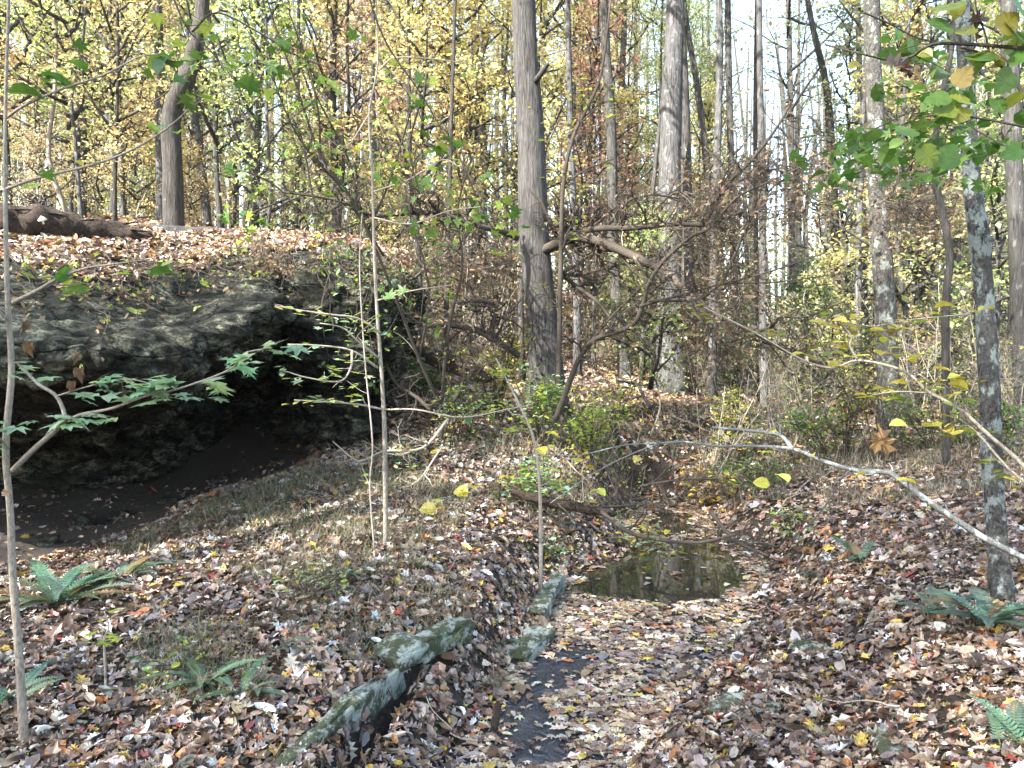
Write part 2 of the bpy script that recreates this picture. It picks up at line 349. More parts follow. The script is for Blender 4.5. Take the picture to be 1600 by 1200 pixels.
PAL_LIT = [(19, .085, .055, .038), (25, .19, .115, .075), (14, .23, .18, .165), (18, .35, .245, .165), (12, .48, .39, .31), (7, .66, .63, .6), (2.5, .6, .42, .07), (3, .42, .18, .06), (1.4, .34, .07, .05)]
PAL_FLOAT = [(14, .12, .07, .05), (18, .24, .15, .1), (16, .26, .21, .2), (22, .42, .31, .2), (17, .56, .46, .34), (8, .68, .63, .54), (4, .62, .45, .1), (3, .45, .16, .07)]
PAL_SUN = [(20, .16, .09, .055), (26, .34, .2, .12), (22, .48, .32, .2), (12, .6, .47, .34), (6, .48, .22, .1), (4, .6, .4, .08)]  # lighter litter colours with sunlight put into them

PG = [(3, .1, .2, .035), (2, .15, .26, .05), (1, .2, .32, .07)]
PYG = [(3, .32, .4, .07), (2, .45, .46, .08), (1, .22, .32, .06)]
PY = [(4, .6, .5, .08), (2, .66, .58, .14), (1, .4, .42, .07)]
PYM = [(3, .3, .29, .05), (2, .18, .25, .04), (1, .32, .24, .06)]
PBL = [(3, .26, .42, .26), (2, .36, .52, .34), (1, .45, .55, .28)]  # pale bluish greens; sky gloss on the leaves is put into the colour
PBR = [(3, .17, .11, .07), (3, .3, .21, .135), (2, .44, .34, .23), (1, .1, .07, .05)]

# ------------------------------------------------------------------ leaf litter
def nrm_at(x, y, e=.06):
    dx = (ground(x + e, y) - ground(x - e, y)) / (2 * e); dy = (ground(x, y + e) - ground(x, y - e)) / (2 * e)
    return np.stack([-dx, -dy, np.ones_like(dx)], -1)
shelter = np.array([P(a, 600, b)[:2] for a, b in [(-300, 5.6), (0, 6.1), (210, 7.4), (330, 8.4), (420, 9.3), (480, 9.6), (480, 12), (300, 13), (-300, 12)]])
def litter_zone(mb, y0, y1, dens, size, pal, xpad=1.3, tilt=.45):
    xa = lambda y: y * .72 + xpad
    N = int(dens * (y1 - y0) * (xa(y0) + xa(y1)))
    y = rng.uniform(y0, y1, N); x = rng.uniform(-1, 1, N) * xa(y1); k = np.abs(x) < xa(y); x, y = x[k], y[k]
    # bare soil under the overhang
    k = ~((x < -2.0) & inpoly(x, y, shelter) & (rng.uniform(0, 1, len(x)) < .95)); x, y = x[k], y[k]
    clump = vnoise(np.c_[x * 1.6, y * 1.6, 0 * x], 77) + .6 * vnoise(np.c_[x * 5, y * 5, 0 * x], 78)
    k = rng.uniform(-1.3, 1.1, len(x)) < clump * 1.1 + .95; x, y = x[k], y[k]
    z = ground(x, y); wet = z < WZ + .004
    ow = np.zeros(len(x), bool)
    jx = x + .07 * vnoise(np.c_[x * 5, y * 5, 0 * x], 91) + .03 * rng.standard_normal(len(x)); jy = y + .09 * vnoise(np.c_[x * 5, y * 5, 0 * x + 9], 92) + .03 * rng.standard_normal(len(x))
    for po in open_water: ow |= inpoly(jx, jy, po)
    ow &= (rng.uniform(0, 1, len(x)) > np.where(y < 5.2, .07, .015))
    keep = ~(ow & wet) & ~((gully_d(x, y) < .055) & (rng.uniform(0, 1, len(x)) < .7))
    return x[keep], y[keep], z[keep], wet[keep]
mb = MB(); mf = MB()
for (y0, y1, dens, size) in [(1.9, 4, 2600, .057), (4, 6.5, 2000, .059), (6.5, 10, 1200, .063), (10, 15, 340, .085), (15, 24, 85, .14), (24, 40, 32, .2), (40, 60, 12, .3)]:
    x, y, z, wet = litter_zone(mb, y0, y1, dens, size, PAL_LIT)
    nn = nrm_at(x, y) + rng.standard_normal((len(x), 3)) * .38; nn[wet] = np.array([0, 0, 1]) + rng.standard_normal((wet.sum(), 3)) * .05
    z = np.where(wet, WZ + rng.uniform(.002, .012, len(x)), z + rng.uniform(0, .035, len(x)) * (size / .075))
    nn[:, 2] = np.abs(nn[:, 2]) + .05
    # farther leaves take the lighter sunlit palette: sunshine put into their colour
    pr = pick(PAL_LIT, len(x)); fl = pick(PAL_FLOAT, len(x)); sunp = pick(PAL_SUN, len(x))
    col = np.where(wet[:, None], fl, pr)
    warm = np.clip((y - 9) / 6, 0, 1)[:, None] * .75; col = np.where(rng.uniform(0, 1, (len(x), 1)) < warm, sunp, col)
    ang = rng.uniform(0, 6.3, len(x)); s = size * rng.lognormal(-.08, .42, len(x)).clip(.35, 2.2); pos = np.stack([x, y, z], -1)
    kind = rng.integers(0, 100, len(x)); kind[wet & (kind > 60)] = 10
    if y0 >= 24:
        scatter(mb, T_OVD, pos, nn, ang, s, col); continue
    for lo, hi, T in [(0, 18, T_STAR), (18, 25, T_OVAL), (25, 37, T_OAK), (37, 47, T_TORN), (47, 50, T_NARROW), (50, 63, T_STC), (63, 72, T_OVC), (72, 78, T_OVD), (78, 90, T_OAKC), (90, 100, T_STD)]:
        k = (kind >= lo) & (kind < hi); kw = k & wet; kd = k & ~wet
        scatter(mf, T, pos[kw], nn[kw], ang[kw], s[kw], col[kw]); scatter(mb, T, pos[kd], nn[kd], ang[kd], s[kd], col[kd])
tag(struct(obj('leaf_litter', mb, M['litter'], smooth=False), 'stuff'), 'brown and grey fallen autumn leaves covering the forest floor', 'leaf litter')
tag(struct(obj('floating_leaves', mf, M['litter'], smooth=False), 'stuff'), 'pale fallen leaves floating flat on the stream', 'leaf litter')

# ------------------------------------------------------------------ boulder
def CR(p0, p1, p2, p3, t): return .5 * ((2 * p1) + (-p0 + p2) * t + (2 * p0 - 5 * p1 + 4 * p2 - p3) * t ** 2 + (-p0 + 3 * p1 - 3 * p2 + p3) * t ** 3)
def resample(A_, n_, axis):
    A_ = np.moveaxis(A_, axis, 0); m_ = len(A_); A_ = np.concatenate([2 * A_[:1] - A_[1:2], A_, 2 * A_[-1:] - A_[-2:-1]]); out = []
    for s in np.linspace(0, m_ - 1, n_):
        i = min(int(s), m_ - 2); out.append(CR(A_[i], A_[i + 1], A_[i + 2], A_[i + 3], s - i))
    return np.moveaxis(np.array(out), 0, axis)
cols = [
 [(-300,350,10),(-300,365,8),(-300,400,6),(-300,470,5.4),(-300,560,5.0),(-300,640,6.4),(-300,730,8.0),(-300,820,8.8)],
 [(0,352,11),(0,380,8.5),(0,425,6.9),(0,490,6.0),(0,550,5.4),(0,640,6.8),(0,720,8.5),(0,820,9.3)],
 [(200,356,12),(200,380,10),(210,425,8),(230,485,7.0),(260,562,6.1),(250,630,7.8),(230,700,9.6),(210,790,10.4)],
 [(350,362,13),(360,376,11.3),(380,400,9.6),(385,440,8.4),(410,500,7.5),(390,590,9.8),(370,670,11.2),(350,760,11.8)],
 [(430,365,13.5),(430,378,12),(435,400,9.9),(435,440,9.2),(440,500,8.7),(430,590,10.2),(430,660,11.0),(430,760,11.4)],
 [(500,370,14),(500,380,12.2),(512,402,9.9),(512,450,9.1),(518,540,8.7),(512,610,8.7),(500,670,9.8),(490,760,10.2)],
 [(590,385,14.2),(590,398,12.6),(604,420,10.4),(616,470,9.7),(618,540,9.4),(604,600,9.3),(580,670,9.4),(570,760,9.6)],
 [(640,400,15.5),(632,412,14),(632,430,12.5),(640,480,12.2),(640,540,12),(625,600,11.8),(605,660,11.6),(590,750,11.5)]]
Gd = np.array([[P(*a) for a in c] for c in cols])
NS, NT = 430, 330
S_ = resample(resample(Gd, NS, 0), NT, 1)
du = np.gradient(S_, axis=0); dv = np.gradient(S_, axis=1); N_ = np.cross(du, dv); N_ /= np.linalg.norm(N_, axis=-1, keepdims=True) + 1e-9
if N_[NS // 3, NT // 2] @ np.array([1, -1, 0]) < 0: N_ = -N_
q = S_.reshape(-1, 3)
strat = fbm(q * np.array([.55, .55, 4.2]) + .4 * vnoise(q * 1.3, 4)[:, None], 21, 5)
strat = np.sign(strat) * np.abs(strat) ** .7
rid = 1 - 2 * np.abs(fbm(q * np.array([1.6, 1.6, 3.4]) + .5 * vnoise(q * 2.1, 14)[:, None], 61, 4))
disp = .12 * strat + .17 * fbm(q * .8, 31, 3) + .075 * rid + .05 * fbm(q * 4.0, 41, 4) + .05 * (1 - 2 * np.abs(fbm(q * np.array([6, 6, 10]), 51, 3)))
topf = np.clip((N_[..., 2].ravel() - .55) / .3, 0, 1); disp *= (1 - .6 * topf)
S_ = (q + N_.reshape(-1, 3) * disp[:, None]).reshape(NS, NT, 3)
BK = S_[:, :1] + np.array([-.6, 1.0, -1.2]); BK2 = np.concatenate([S_[:, -1:] * np.array([1, 1, 0]) + np.array([-1.2, 2.5, -.6])], 0)
BK3 = BK * np.array([1, 1, 0]) + np.array([0, .5, -.6])
full = np.concatenate([BK3, BK, S_, BK2], 1); NT2 = full.shape[1]
J = np.arange(NS * NT2).reshape(NS, NT2); mb = MB()
mb.add(full, q=np.stack([J[:-1, :-1], J[1:, :-1], J[1:, 1:], J[:-1, 1:]], -1))
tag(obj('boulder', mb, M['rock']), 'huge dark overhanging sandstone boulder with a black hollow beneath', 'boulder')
# leaves caught on top of the boulder
pt = S_.reshape(-1, 3); nz = N_.reshape(-1, 3)
cand = np.where(nz[:, 2] > .5)[0]
tj = cand % NT; lim = .27 * NT * (1 + .35 * vnoise(pt[cand] * 1.6, 6)); cand = cand[tj < lim]
ix = rng.choice(cand, 26000); pos = pt[ix] + rng.uniform(-.06, .06, (len(ix), 3)) * np.array([1, 1, .3]) + [0, 0, .03]
nn = nz[ix] + rng.standard_normal((len(ix), 3)) * .45
mb = MB(); col = np.where(rng.uniform(0, 1, (len(ix), 1)) < .5, pick(PAL_SUN, len(ix)), pick(PAL_LIT, len(ix))); ang = rng.uniform(0, 6.3, len(ix)); s = .085 * rng.lognormal(0, .25, len(ix)); kind = rng.integers(0, 4, len(ix))
for k, T in enumerate([T_STAR, T_OVAL, T_STC, T_OVC]): kk = kind == k; scatter(mb, T, pos[kk], nn[kk], ang[kk], s[kk], col[kk])
# a few hang at the rim
tag(struct(obj('leaf_litter', mb, M['litter'], smooth=False), 'stuff'), 'orange fallen leaves heaped on top of the big boulder', 'leaf litter')

# ------------------------------------------------------------------ tubes and branches
def smooth_path(pts, rad, sub=5):
    pts = np.asarray(pts, float); rad = np.asarray(rad, float)
    if len(pts) < 3 or sub < 2: return pts, rad
    n_ = (len(pts) - 1) * sub + 1; A_ = resample(np.c_[pts, rad], n_, 0); return A_[:, :3], np.maximum(A_[:, 3], rad.min() * .6)
def tube(mb, pts, rad, k=6, m=0, col=None, cap=True, rough=0.0, flare=0.0):
    pts = np.asarray(pts, float); rad = np.asarray(rad, float); n_ = len(pts)
    d = np.gradient(pts, axis=0); d /= np.linalg.norm(d, axis=1, keepdims=True) + 1e-9
    ref = np.array([1., 0, 0]) if abs(d[:, 0]).mean() < .7 else np.array([0, 0, 1.])
    a = np.cross(d, ref); a /= np.linalg.norm(a, axis=1, keepdims=True) + 1e-9; b = np.cross(d, a)
    th = np.arange(k) / k * 2 * math.pi
    rr = rad[:, None] * np.ones((1, k))
    if rough:
        q = np.stack([np.cos(th)[None] * 1.3 + 0 * rr, np.sin(th)[None] * 1.3 + 0 * rr, np.arange(n_)[:, None] * .35 + 0 * rr], -1).reshape(-1, 3)
        rr = rr * (1 + rough * fbm(q + pts[0].sum() * 3.7, 5, 3).reshape(n_, k))
    if flare:
        h = np.clip(1 - (pts[:, 2] - pts[:, 2].min()) / (rad.max() * 4), 0, 1)[:, None]
        rr = rr * (1 + flare * h ** 2 * (1 + .45 * np.sin(th * 3 + 1)[None] + .25 * np.sin(th * 5)[None]))
    V = pts[:, None] + rr[..., None] * (np.cos(th)[None, :, None] * a[:, None] + np.sin(th)[None, :, None] * b[:, None])
    J = np.arange(n_ * k).reshape(n_, k); Jn = np.roll(J, -1, 1)
    Q = np.stack([J[:-1], Jn[:-1], Jn[1:], J[1:]], -1).reshape(-1, 4)
    V = V.reshape(-1, 3); T = None
    if cap:
        V = np.r_[V, pts[-1:] + d[-1:] * rad[-1], pts[:1] - d[:1] * rad[0] * .3]; c1 = n_ * k; c0 = c1 + 1
        T = [(J[-1, i], Jn[-1, i], c1) for i in range(k)] + [(Jn[0, i], J[0, i], c0) for i in range(k)]
    mb.add(V, t=T, q=Q, m=m, col=col)
def unit(v): v = np.asarray(v, float); return v / (np.linalg.norm(v) + 1e-9)
def walk(p0, d, L, n_, wob, up, rs):
    p = [np.asarray(p0, float)]; d = unit(d)
    for i in range(n_):
        d = unit(d + rs.standard_normal(3) * wob + np.array([0, 0, up])); p.append(p[-1] + d * L / n_)
    return np.array(p)
def grow(mb, pts, r0, r1, rs, kids=6, klen=.4, depth=1, k=5, up=.02, wob=.18, start=.15, tips=None, ang=1.0, m=0, flat=1.0, sub=4, rough=0.0, taper=.55):
    """a branch along pts with recursive side twigs; collects twig points into tips"""
    n_ = len(pts); rad = np.linspace(r0, r1, n_); sp, sr = smooth_path(pts, rad, sub); tube(mb, sp, sr, k, m, rough=rough)
    if tips is not None: tips.append((sp[-1], unit(sp[-1] - sp[-2]), depth))
    tot = np.linalg.norm(sp[-1] - sp[0])
    for j in range(kids):
        t = start + (1 - start) * (j + rs.uniform(0, .9)) / kids; i = min(int(t * (len(sp) - 1)), len(sp) - 2)
        d = unit(sp[i + 1] - sp[i]); s = rs.standard_normal(3); s[2] *= flat; s = unit(s - d * (s @ d)); dd = unit(d * rs.uniform(.35, .9) + s * ang)
        L = klen * rs.uniform(.5, 1.2) * (1.15 - .6 * t)
        kp = walk(sp[i], dd, L, 4, wob, up, rs); rk = sr[i] * taper
        if depth > 0: grow(mb, kp, rk, rk * .4, rs, max(2, kids - 2), klen * .5, depth - 1, max(3, k - 1), up, wob, .2, tips, ang, m, flat, 1, 0, taper)
        else:
            tube(mb, kp, np.linspace(rk, rk * .35, len(kp)), 3, m, cap=False)
            if tips is not None:
                for q_ in (2, 3, 4): tips.append((kp[q_], unit(kp[q_] - kp[q_ - 1]), 0))
def leaves_at(mb, tips, n, size, pal, tmpls, spread=.04, droop=0.0, rs=rng, maxdepth=9, jit=.15, flatness=.35, m=0):
    T_ = [t for t in tips if t[2] <= maxdepth]
    if not T_ or n <= 0: return
    base = np.array([t[0] for t in T_]); dr = np.array([t[1] for t in T_]); i = rs.integers(0, len(T_), n)
    off = rs.standard_normal((n, 3)) * spread; off[:, 2] *= .5; off[:, 2] -= droop * rs.uniform(.3, 1, n)
    nn = np.array([0, 0, 1.]) + rs.standard_normal((n, 3)) * flatness
    pos = base[i] + off; s = size * rs.lognormal(0, .22, n); col = pick(pal, n, jit); ang = rs.uniform(0, 6.3, n); k_ = rs.integers(0, len(tmpls), n)
    for a, T in enumerate(tmpls):
        kk = k_ == a; scatter(mb, T, pos[kk], nn[kk], ang[kk], s[kk], col[kk], m)

# ------------------------------------------------------------------ crowns and forest prototypes
G3 = [(1, 1.0, 1.0, 1.0), (1, .8, .85, .8), (1, 1.15, 1.1, .9), (.5, .6, .7, .6)]     # multiplies the object's own colour
def crown_meshes(seed, H0, H1, spread, nl, leaf, limbs, clump=.35, narrow=1.0, low=0.0):
    """limbs mesh and leaf mesh; the axis stands on the origin, limbs leave it between H0 and H1"""
    rs = np.random.default_rng(seed); lm = MB(); tips = []
    for j in range(limbs):
        t = (j + rs.uniform(0, .8)) / limbs; h = H0 + (H1 - H0) * t; az = j * 2.4 + rs.uniform(-.5, .5)
        L = spread * (1.05 - .75 * t) * rs.uniform(.65, 1.2); el = rs.uniform(.15, .7) + .5 * t
        d = np.array([math.cos(az) * math.cos(el), math.sin(az) * math.cos(el), math.sin(el)])
        p = walk([0, 0, h], d, L, 5, .16, .03, rs); r = .018 + .012 * L
        grow(lm, p, r, r * .3, rs, 6, L * .42, 1, 4, .02, .2, .2, tips, .9, 0, .6, 1, 0, .5)
    lv = MB(); T_ = [t for t in tips if t[2] == 0]; base = np.array([t[0] for t in T_]); i = rs.integers(0, len(base), nl)
    off = rs.standard_normal((nl, 3)) * clump; off[:, 2] *= .45; pos = base[i] + off
    nn = np.array([0, 0, .8]) + rs.standard_normal((nl, 3)) * .55
    scatter(lv, T_CARD if leaf < .3 else T_OVAL, pos, nn, rs.uniform(0, 6.3, nl), leaf * rs.lognormal(0, .25, nl), pick(G3, nl, .15))
    return lm.mesh('limbs', M['bark_grey']), lv.mesh('crown', M['crown'], False)
TALL = [crown_meshes(100 + k, 9, 23, 4.2, 3400, .12, 22, .38) for k in range(3)]
MID = [crown_meshes(200 + k, 1.6, 9.0, 2.4, 3000, .095, 24, .16) for k in range(4)]
SHR = [crown_meshes(300 + k, .3, 2.6, 1.2, 1700, .06, 12, .14) for k in range(3)]

def trunk_thing(name, label, cat, pts, rad, mat, group=None, sides=14, top=None, crown=None, ccol=(1, 1, 1), ctop=24, flare=.35, extra=None, rough=.07, rotz=None, part='trunk', cscale=1.0):
    base = np.array(pts[0]); base[2] = gz(base[0], base[1]) - .06 if top is None else base[2]
    pts = [np.array(p_) for p_ in pts]; pts[0] = base.copy() if top is None else pts[0]
    o = thing(name, label, cat, tuple(base), group)
    P_ = np.array(pts) - base; r_ = list(rad)
    if ctop:
        d = unit(P_[-1] - P_[-2]); d = unit(d * .6 + [0, 0, 1.0]); h = P_[-1][2]; 
        if ctop > h + 2:
            for f_ in (.33, .66, 1.0): P_ = np.r_[P_, [P_[-1] + d * ((ctop - h) / 3) / d[2]]]; r_.append(rad[-1] * (1 - .8 * f_))
    sp, sr = smooth_path(P_, r_, 7); t_ = MB(); tube(t_, sp, sr, sides, rough=rough, flare=flare); 
    if extra: extra(t_, base)
    obj(part, t_, mat, o)
    if crown is not None:
        at = P_[len(pts) - 1]; lm, lv = crown; rz = random.uniform(0, 6.28) if rotz is None else rotz
        sc_ = cscale
        for nm, me in (('limb', lm), ('crown', lv)):
            c_ = obj(nm, me, None, o); 
            zz = 10.0 if me in (TALL[0][0], TALL[0][1], TALL[1][0], TALL[1][1], TALL[2][0], TALL[2][1]) else 0
            k = np.argmin(abs(sp[:, 2] - 14)) if zz else 0
            c_.location = (sp[k][0], sp[k][1], 0); c_.rotation_euler = (0, 0, rz); c_.scale = (sc_,) * 3
            if nm == 'crown': c_.color = (*ccol, 1)
    return o
YG = (.47, .52, .22); YEL = (.69, .61, .28); GOLD = (.66, .5, .27); ORG = (.62, .4, .22); RED = (.55, .3, .26); GRN = (.28, .34, .16); OLV = (.42, .42, .25); TAN = (.6, .5, .37)

# ---- trees told apart in the photo: (label, px/py/Y points from the ground up, widths in photo px, bark, crown colour)
def px_trunk(pts, widths):
    return [P(*a) for a in pts], [.86 * w_ / 2 * a[2] / F for a, w_ in zip(pts, widths)]
big = [
 ('thick furrowed grey trunk in the centre, the widest tree, limbs broken off low', [(853,650,11),(850,540,11),(836,380,11),(829,200,11),(818,0,11)], [66,60,54,48,42], 'bark_main', YG, 1),
 ('tall pale grey trunk right of centre with a broad flared foot', [(1048,612,15),(1046,480,15),(1046,340,15),(1050,150,15),(1056,-20,15)], [54,44,40,36,31], 'bark_pale', YEL, 1),
 ('darker twin trunk close against the right side of the pale flared trunk', [(1078,600,15.8),(1076,480,15.8),(1072,300,15.8),(1068,130,15.9),(1062,0,16)], [26,24,22,18,14], 'bark_main', YEL, 0),
 ('straight slim grey trunk between the thick centre trunk and the pale one', [(978,612,16),(966,500,16),(958,380,16),(955,200,16),(943,0,16)], [24,21,19,18,15], 'bark_grey', GOLD, 1),
 ('dark forked trunk standing behind the log on top of the boulder', [(272,366,12.6),(270,270,12.6),(268,180,12.6),(292,120,12.6),(310,50,12.7),(318,-40,12.8)], [38,34,33,30,27,23], 'bark_dark', YG, 1),  # dark bark chosen to put the trunk's shade into its colour
 ('dark lichen-spotted trunk right of centre with a big curled dead leaf before its foot', [(1390,692,10.3),(1384,500,10.3),(1374,340,10.3),(1368,180,10.3),(1362,0,10.3)], [38,36,33,29,27], 'bark_lichen', YG, 1),
 ('stout grey trunk at the right edge of the photo', [(1600,700,10.8),(1592,480,10.8),(1586,300,10.8),(1580,120,10.8),(1576,-20,10.8)], [30,28,27,26,25], 'bark_grey', GRN, 1),
 ('slim trunk behind the middle sapling, lit white near the top', [(757,430,24),(752,300,24),(746,160,24),(742,0,24)], [20,19,17,15], 'bark_pale', YEL, 1),
 ('thin dark leaning trunk just right of the pale flared tree', [(1120,600,19),(1112,400,19),(1104,260,19),(1090,140,19),(1068,0,19)], [14,13,12,11,9], 'bark_grey', YG, 0),
 ('thin straight trunk left of the double trunk against the bright sky', [(1152,606,17),(1147,440,17),(1142,240,17),(1137,0,17)], [16,14,12,11], 'bark_grey', YG, 1),
 ('narrow straight trunk with a pale lit edge against the bright sky', [(1194,645,15),(1192,480,15),(1190,250,15),(1186,0,15)], [15,13,12,10], 'bark_pale', GRN, 0),
 ('thin dark companion stem beside the pale edged trunk', [(1187,640,15.5),(1182,400,15.5),(1180,200,15.5),(1183,-20,15.5)], [9,8,8,7], 'bark_dark', GRN, 0),
 ('forked grey trunk between the sky gap and the lichen-spotted trunk', [(1312,610,19),(1306,400,19),(1298,220,19),(1290,130,19),(1262,0,19)], [18,16,15,12,9], 'bark_grey', OLV, 0),
 ('crooked thin dark trunk bending like an S before the right lichen tree', [(1480,640,8.2),(1478,480,8.2),(1484,400,8.2),(1470,320,8.2),(1460,270,8.2),(1466,180,8.2),(1488,70,8.2),(1496,-40,8.2)], [14,13,13,12,11,10,9,8], 'bark_dark', GRN, 0),
 ('pale slender trunk left of the forked trunk above the log', [(254,362,16),(252,240,16),(250,120,16),(246,0,16)], [20,19,17,15], 'bark_pale', YEL, 1),
 ('leaning pale trunk just right of the forked trunk above the boulder', [(325,352,17),(316,270,17),(304,180,17),(300,90,17),(296,0,17)], [16,15,14,12,10], 'bark_pale', YG, 0),
 ('straight slim grey trunk above the right part of the boulder', [(398,348,18),(402,230,18),(408,110,18),(414,0,18)], [13,12,11,10], 'bark_grey', YG, 1),
 ('dark slim trunk in the upper left corner woods', [(128,342,22),(130,220,22),(128,100,22),(122,0,22)], [13,12,12,11], 'bark_dark', YG, 1),
 ('pale crooked sapling trunk behind the log, left of the others', [(128,345,15),(122,280,15),(118,220,15),(112,150,15),(130,60,15)], [7,7,6,6,5], 'bark_pale', YG, 0),
 ('pale thin trunk behind the log beneath yellow leaves', [(193,352,17),(190,260,17),(186,150,17),(182,0,17)], [10,9,8,7], 'bark_pale', GOLD, 0),
 ('brownish trunk with a dark vine behind the multi-stemmed bush', [(524,400,20),(524,300,20),(520,160,20),(522,0,20)], [17,15,13,12], 'bark_main', TAN, 1),
 ('pale trunk with sunlit foot leaning behind the right lichen tree', [(1566,640,17),(1556,560,17),(1545,440,17),(1530,300,17),(1520,150,17)], [22,19,15,12,9], 'bark_pale', GRN, 0),
 ('grey trunk seen between the lichen-spotted trunk and the crooked one', [(1447,640,20),(1444,480,20),(1438,300,20),(1432,0,20)], [18,15,13,11], 'bark_grey', YG, 1),
 ('slim grey trunk just right of the crooked dark one', [(1500,640,19),(1496,420,19),(1490,260,19),(1484,60,19)], [14,13,11,9], 'bark_grey', OLV, 0),
 ('thin grey trunk close to the left of the lichen-spotted trunk', [(1352,640,22),(1350,420,22),(1346,220,22),(1340,0,22)], [12,11,10,9], 'bark_grey', YG, 0),
 ('narrow far trunk between the forked grey trunk and sky gap', [(1240,630,28),(1238,420,28),(1236,200,28),(1232,0,28)], [12,11,10,9], 'bark_grey', OLV, 1),
 ('far trunk showing in the gap left of the slim grey one', [(902,600,26),(900,420,26),(896,200,26),(900,0,26)], [10,10,9,8], 'bark_grey', YEL, 0),
]
def broken_stub(t_, base):
    for a, b, r in [((835,130,10.9),(856,100,10.6),.05)]:
        p0, p1 = P(*a) - base, P(*b) - base; tube(t_, np.array([p0, (p0 + p1) / 2, p1]), [r, r * .8, r * .6], 9, rough=.15)
for k, (lab, pts, wd, bk, cc, tall) in enumerate(big):
    p_, r_ = px_trunk(pts, wd); cr = TALL[k % 3] if tall else None
    trunk_thing('tree', lab, 'tree', p_, r_, M[bk], None, 18 if k < 3 else 12, None, cr, cc, 24 if tall else (17 if pts[0][2] > 10 else 9), .3 if k != 1 else .15, broken_stub if k == 0 else None)
# the near lichen tree at the right
p_, r_ = px_trunk([(1572,985,4.25),(1562,890,4.3),(1552,760,4.35),(1546,600,4.4),(1536,440,4.5),(1528,360,4.5),(1516,260,4.55),(1510,140,4.6),(1502,0,4.65),(1494,-160,4.7)], [46,36,33,34,31,35,27,25,24,22])
trunk_thing('tree', 'near slender trunk blotched with pale lichen, fern at its foot', 'tree', p_, r_, M['bark_blotched'], None, 16, None, None, GRN, 9, .25, None, .1)

# ---- understory and background trees, each one an object
def zone(x, y):
    px = 800 + x / y * F
    return ('the log on the boulder' if px < 240 else 'the dark forked trunk' if px < 440 else 'the middle sapling' if px < 700 else 'the thick centre trunk' if px < 930 else
            'the pale flared trunk' if px < 1110 else 'the bright sky gap' if px < 1290 else 'the lichen-spotted trunk' if px < 1460 else 'the near lichen tree')
CN = [('yellow-green', YG), ('yellow', YEL), ('golden', GOLD), ('orange', ORG), ('green', GRN), ('olive', OLV), ('tan', TAN), ('red', RED)]
def tree_copy(name, label, cat, group, x, y, crown, ccol, h0, rad, mat, sc_, tmesh):
    o = thing(name, label, cat, (x, y, gz(x, y) - .05), group); o.rotation_euler = (0, 0, random.uniform(0, 6.28)); o.scale = (sc_, sc_, sc_)
    t_ = obj('trunk', tmesh, None, o)
    l_ = obj('limb', crown[0], None, o); c_ = obj('crown', crown[1], None, o); c_.color = (*ccol, 1); return o
def proto_trunk(seed, H, r, mat, bendy):
    rs = np.random.default_rng(seed); n_ = 9; z = np.linspace(0, H, n_); t_ = MB()
    xy = np.cumsum(rs.standard_normal((n_, 2)) * bendy, 0); xy -= xy[0]; sp, sr = smooth_path(np.c_[xy, z], np.linspace(r, r * .22, n_), 3)
    tube(t_, sp, sr, 8, rough=.05, flare=.3); return t_.mesh('trunk', mat)
TT = [proto_trunk(1, 24, .17, M['bark_grey'], .05), proto_trunk(2, 24, .15, M['bark_pale'], .07), proto_trunk(3, 24, .19, M['bark_main'], .04), proto_trunk(4, 24, .12, M['bark_pale'], .08)]
TM = [proto_trunk(11, 9.6, .06, M['bark_grey'], .07), proto_trunk(12, 9.6, .05, M['bark_pale'], .09), proto_trunk(13, 9.6, .055, M['bark_dark'], .07), proto_trunk(14, 9.6, .045, M['bark_sapling'], .1)]
TS = [proto_trunk(21, 2.8, .016, M['twig'], .07), proto_trunk(22, 2.8, .014, M['twig_pale'], .08)]
rs = np.random.default_rng(5)
taken = []; used = set()
def fresh(f):
    for _ in range(40):
        px_ = f()
        if px_[0] not in used: break
    used.add(px_[0]); return px_
def far_enough(x, y, d): 
    ok = all((x - a) ** 2 + (y - b) ** 2 > d * d for a, b in taken)
    if ok: taken.append((x, y))
    return ok
def colour_for(px):
    if px < 450: w_ = [26, 22, 17, 9, 7, 5, 12, 2]
    elif px < 950: w_ = [16, 27, 19, 10, 5, 5, 13, 2]
    else: w_ = [20, 13, 12, 7, 18, 16, 14, 0]
    w_ = np.array(w_, float); return CN[rs.choice(len(CN), p=w_ / w_.sum())]
nt_ = 0
while nt_ < 62:
    y = rs.uniform(24, 62); px = rs.uniform(-150, 1750)
    if 1120 < px < 1300 and rs.uniform() < .9: continue
    x = (px - 800) / F * y
    if not far_enough(x, y, 1.7): continue
    nt_ += 1; far = 'far back' if y > 42 else 'farther back'
    def mk():
        cn, cc = colour_for(px); i = int(rs.integers(0, 4)); return f'tall {["grey","pale","brown","slim pale"][i]} {cn} leaved tree {far} behind {zone(x, y)}', cc, i
    lab, cc, i = fresh(mk)
    tree_copy('tree', lab, 'tree', 'tall trees in the sunlit woods', x, y, TALL[nt_ % 3], cc, 0, 0, None, rs.uniform(.8, 1.1), TT[i])
nt_ = 0
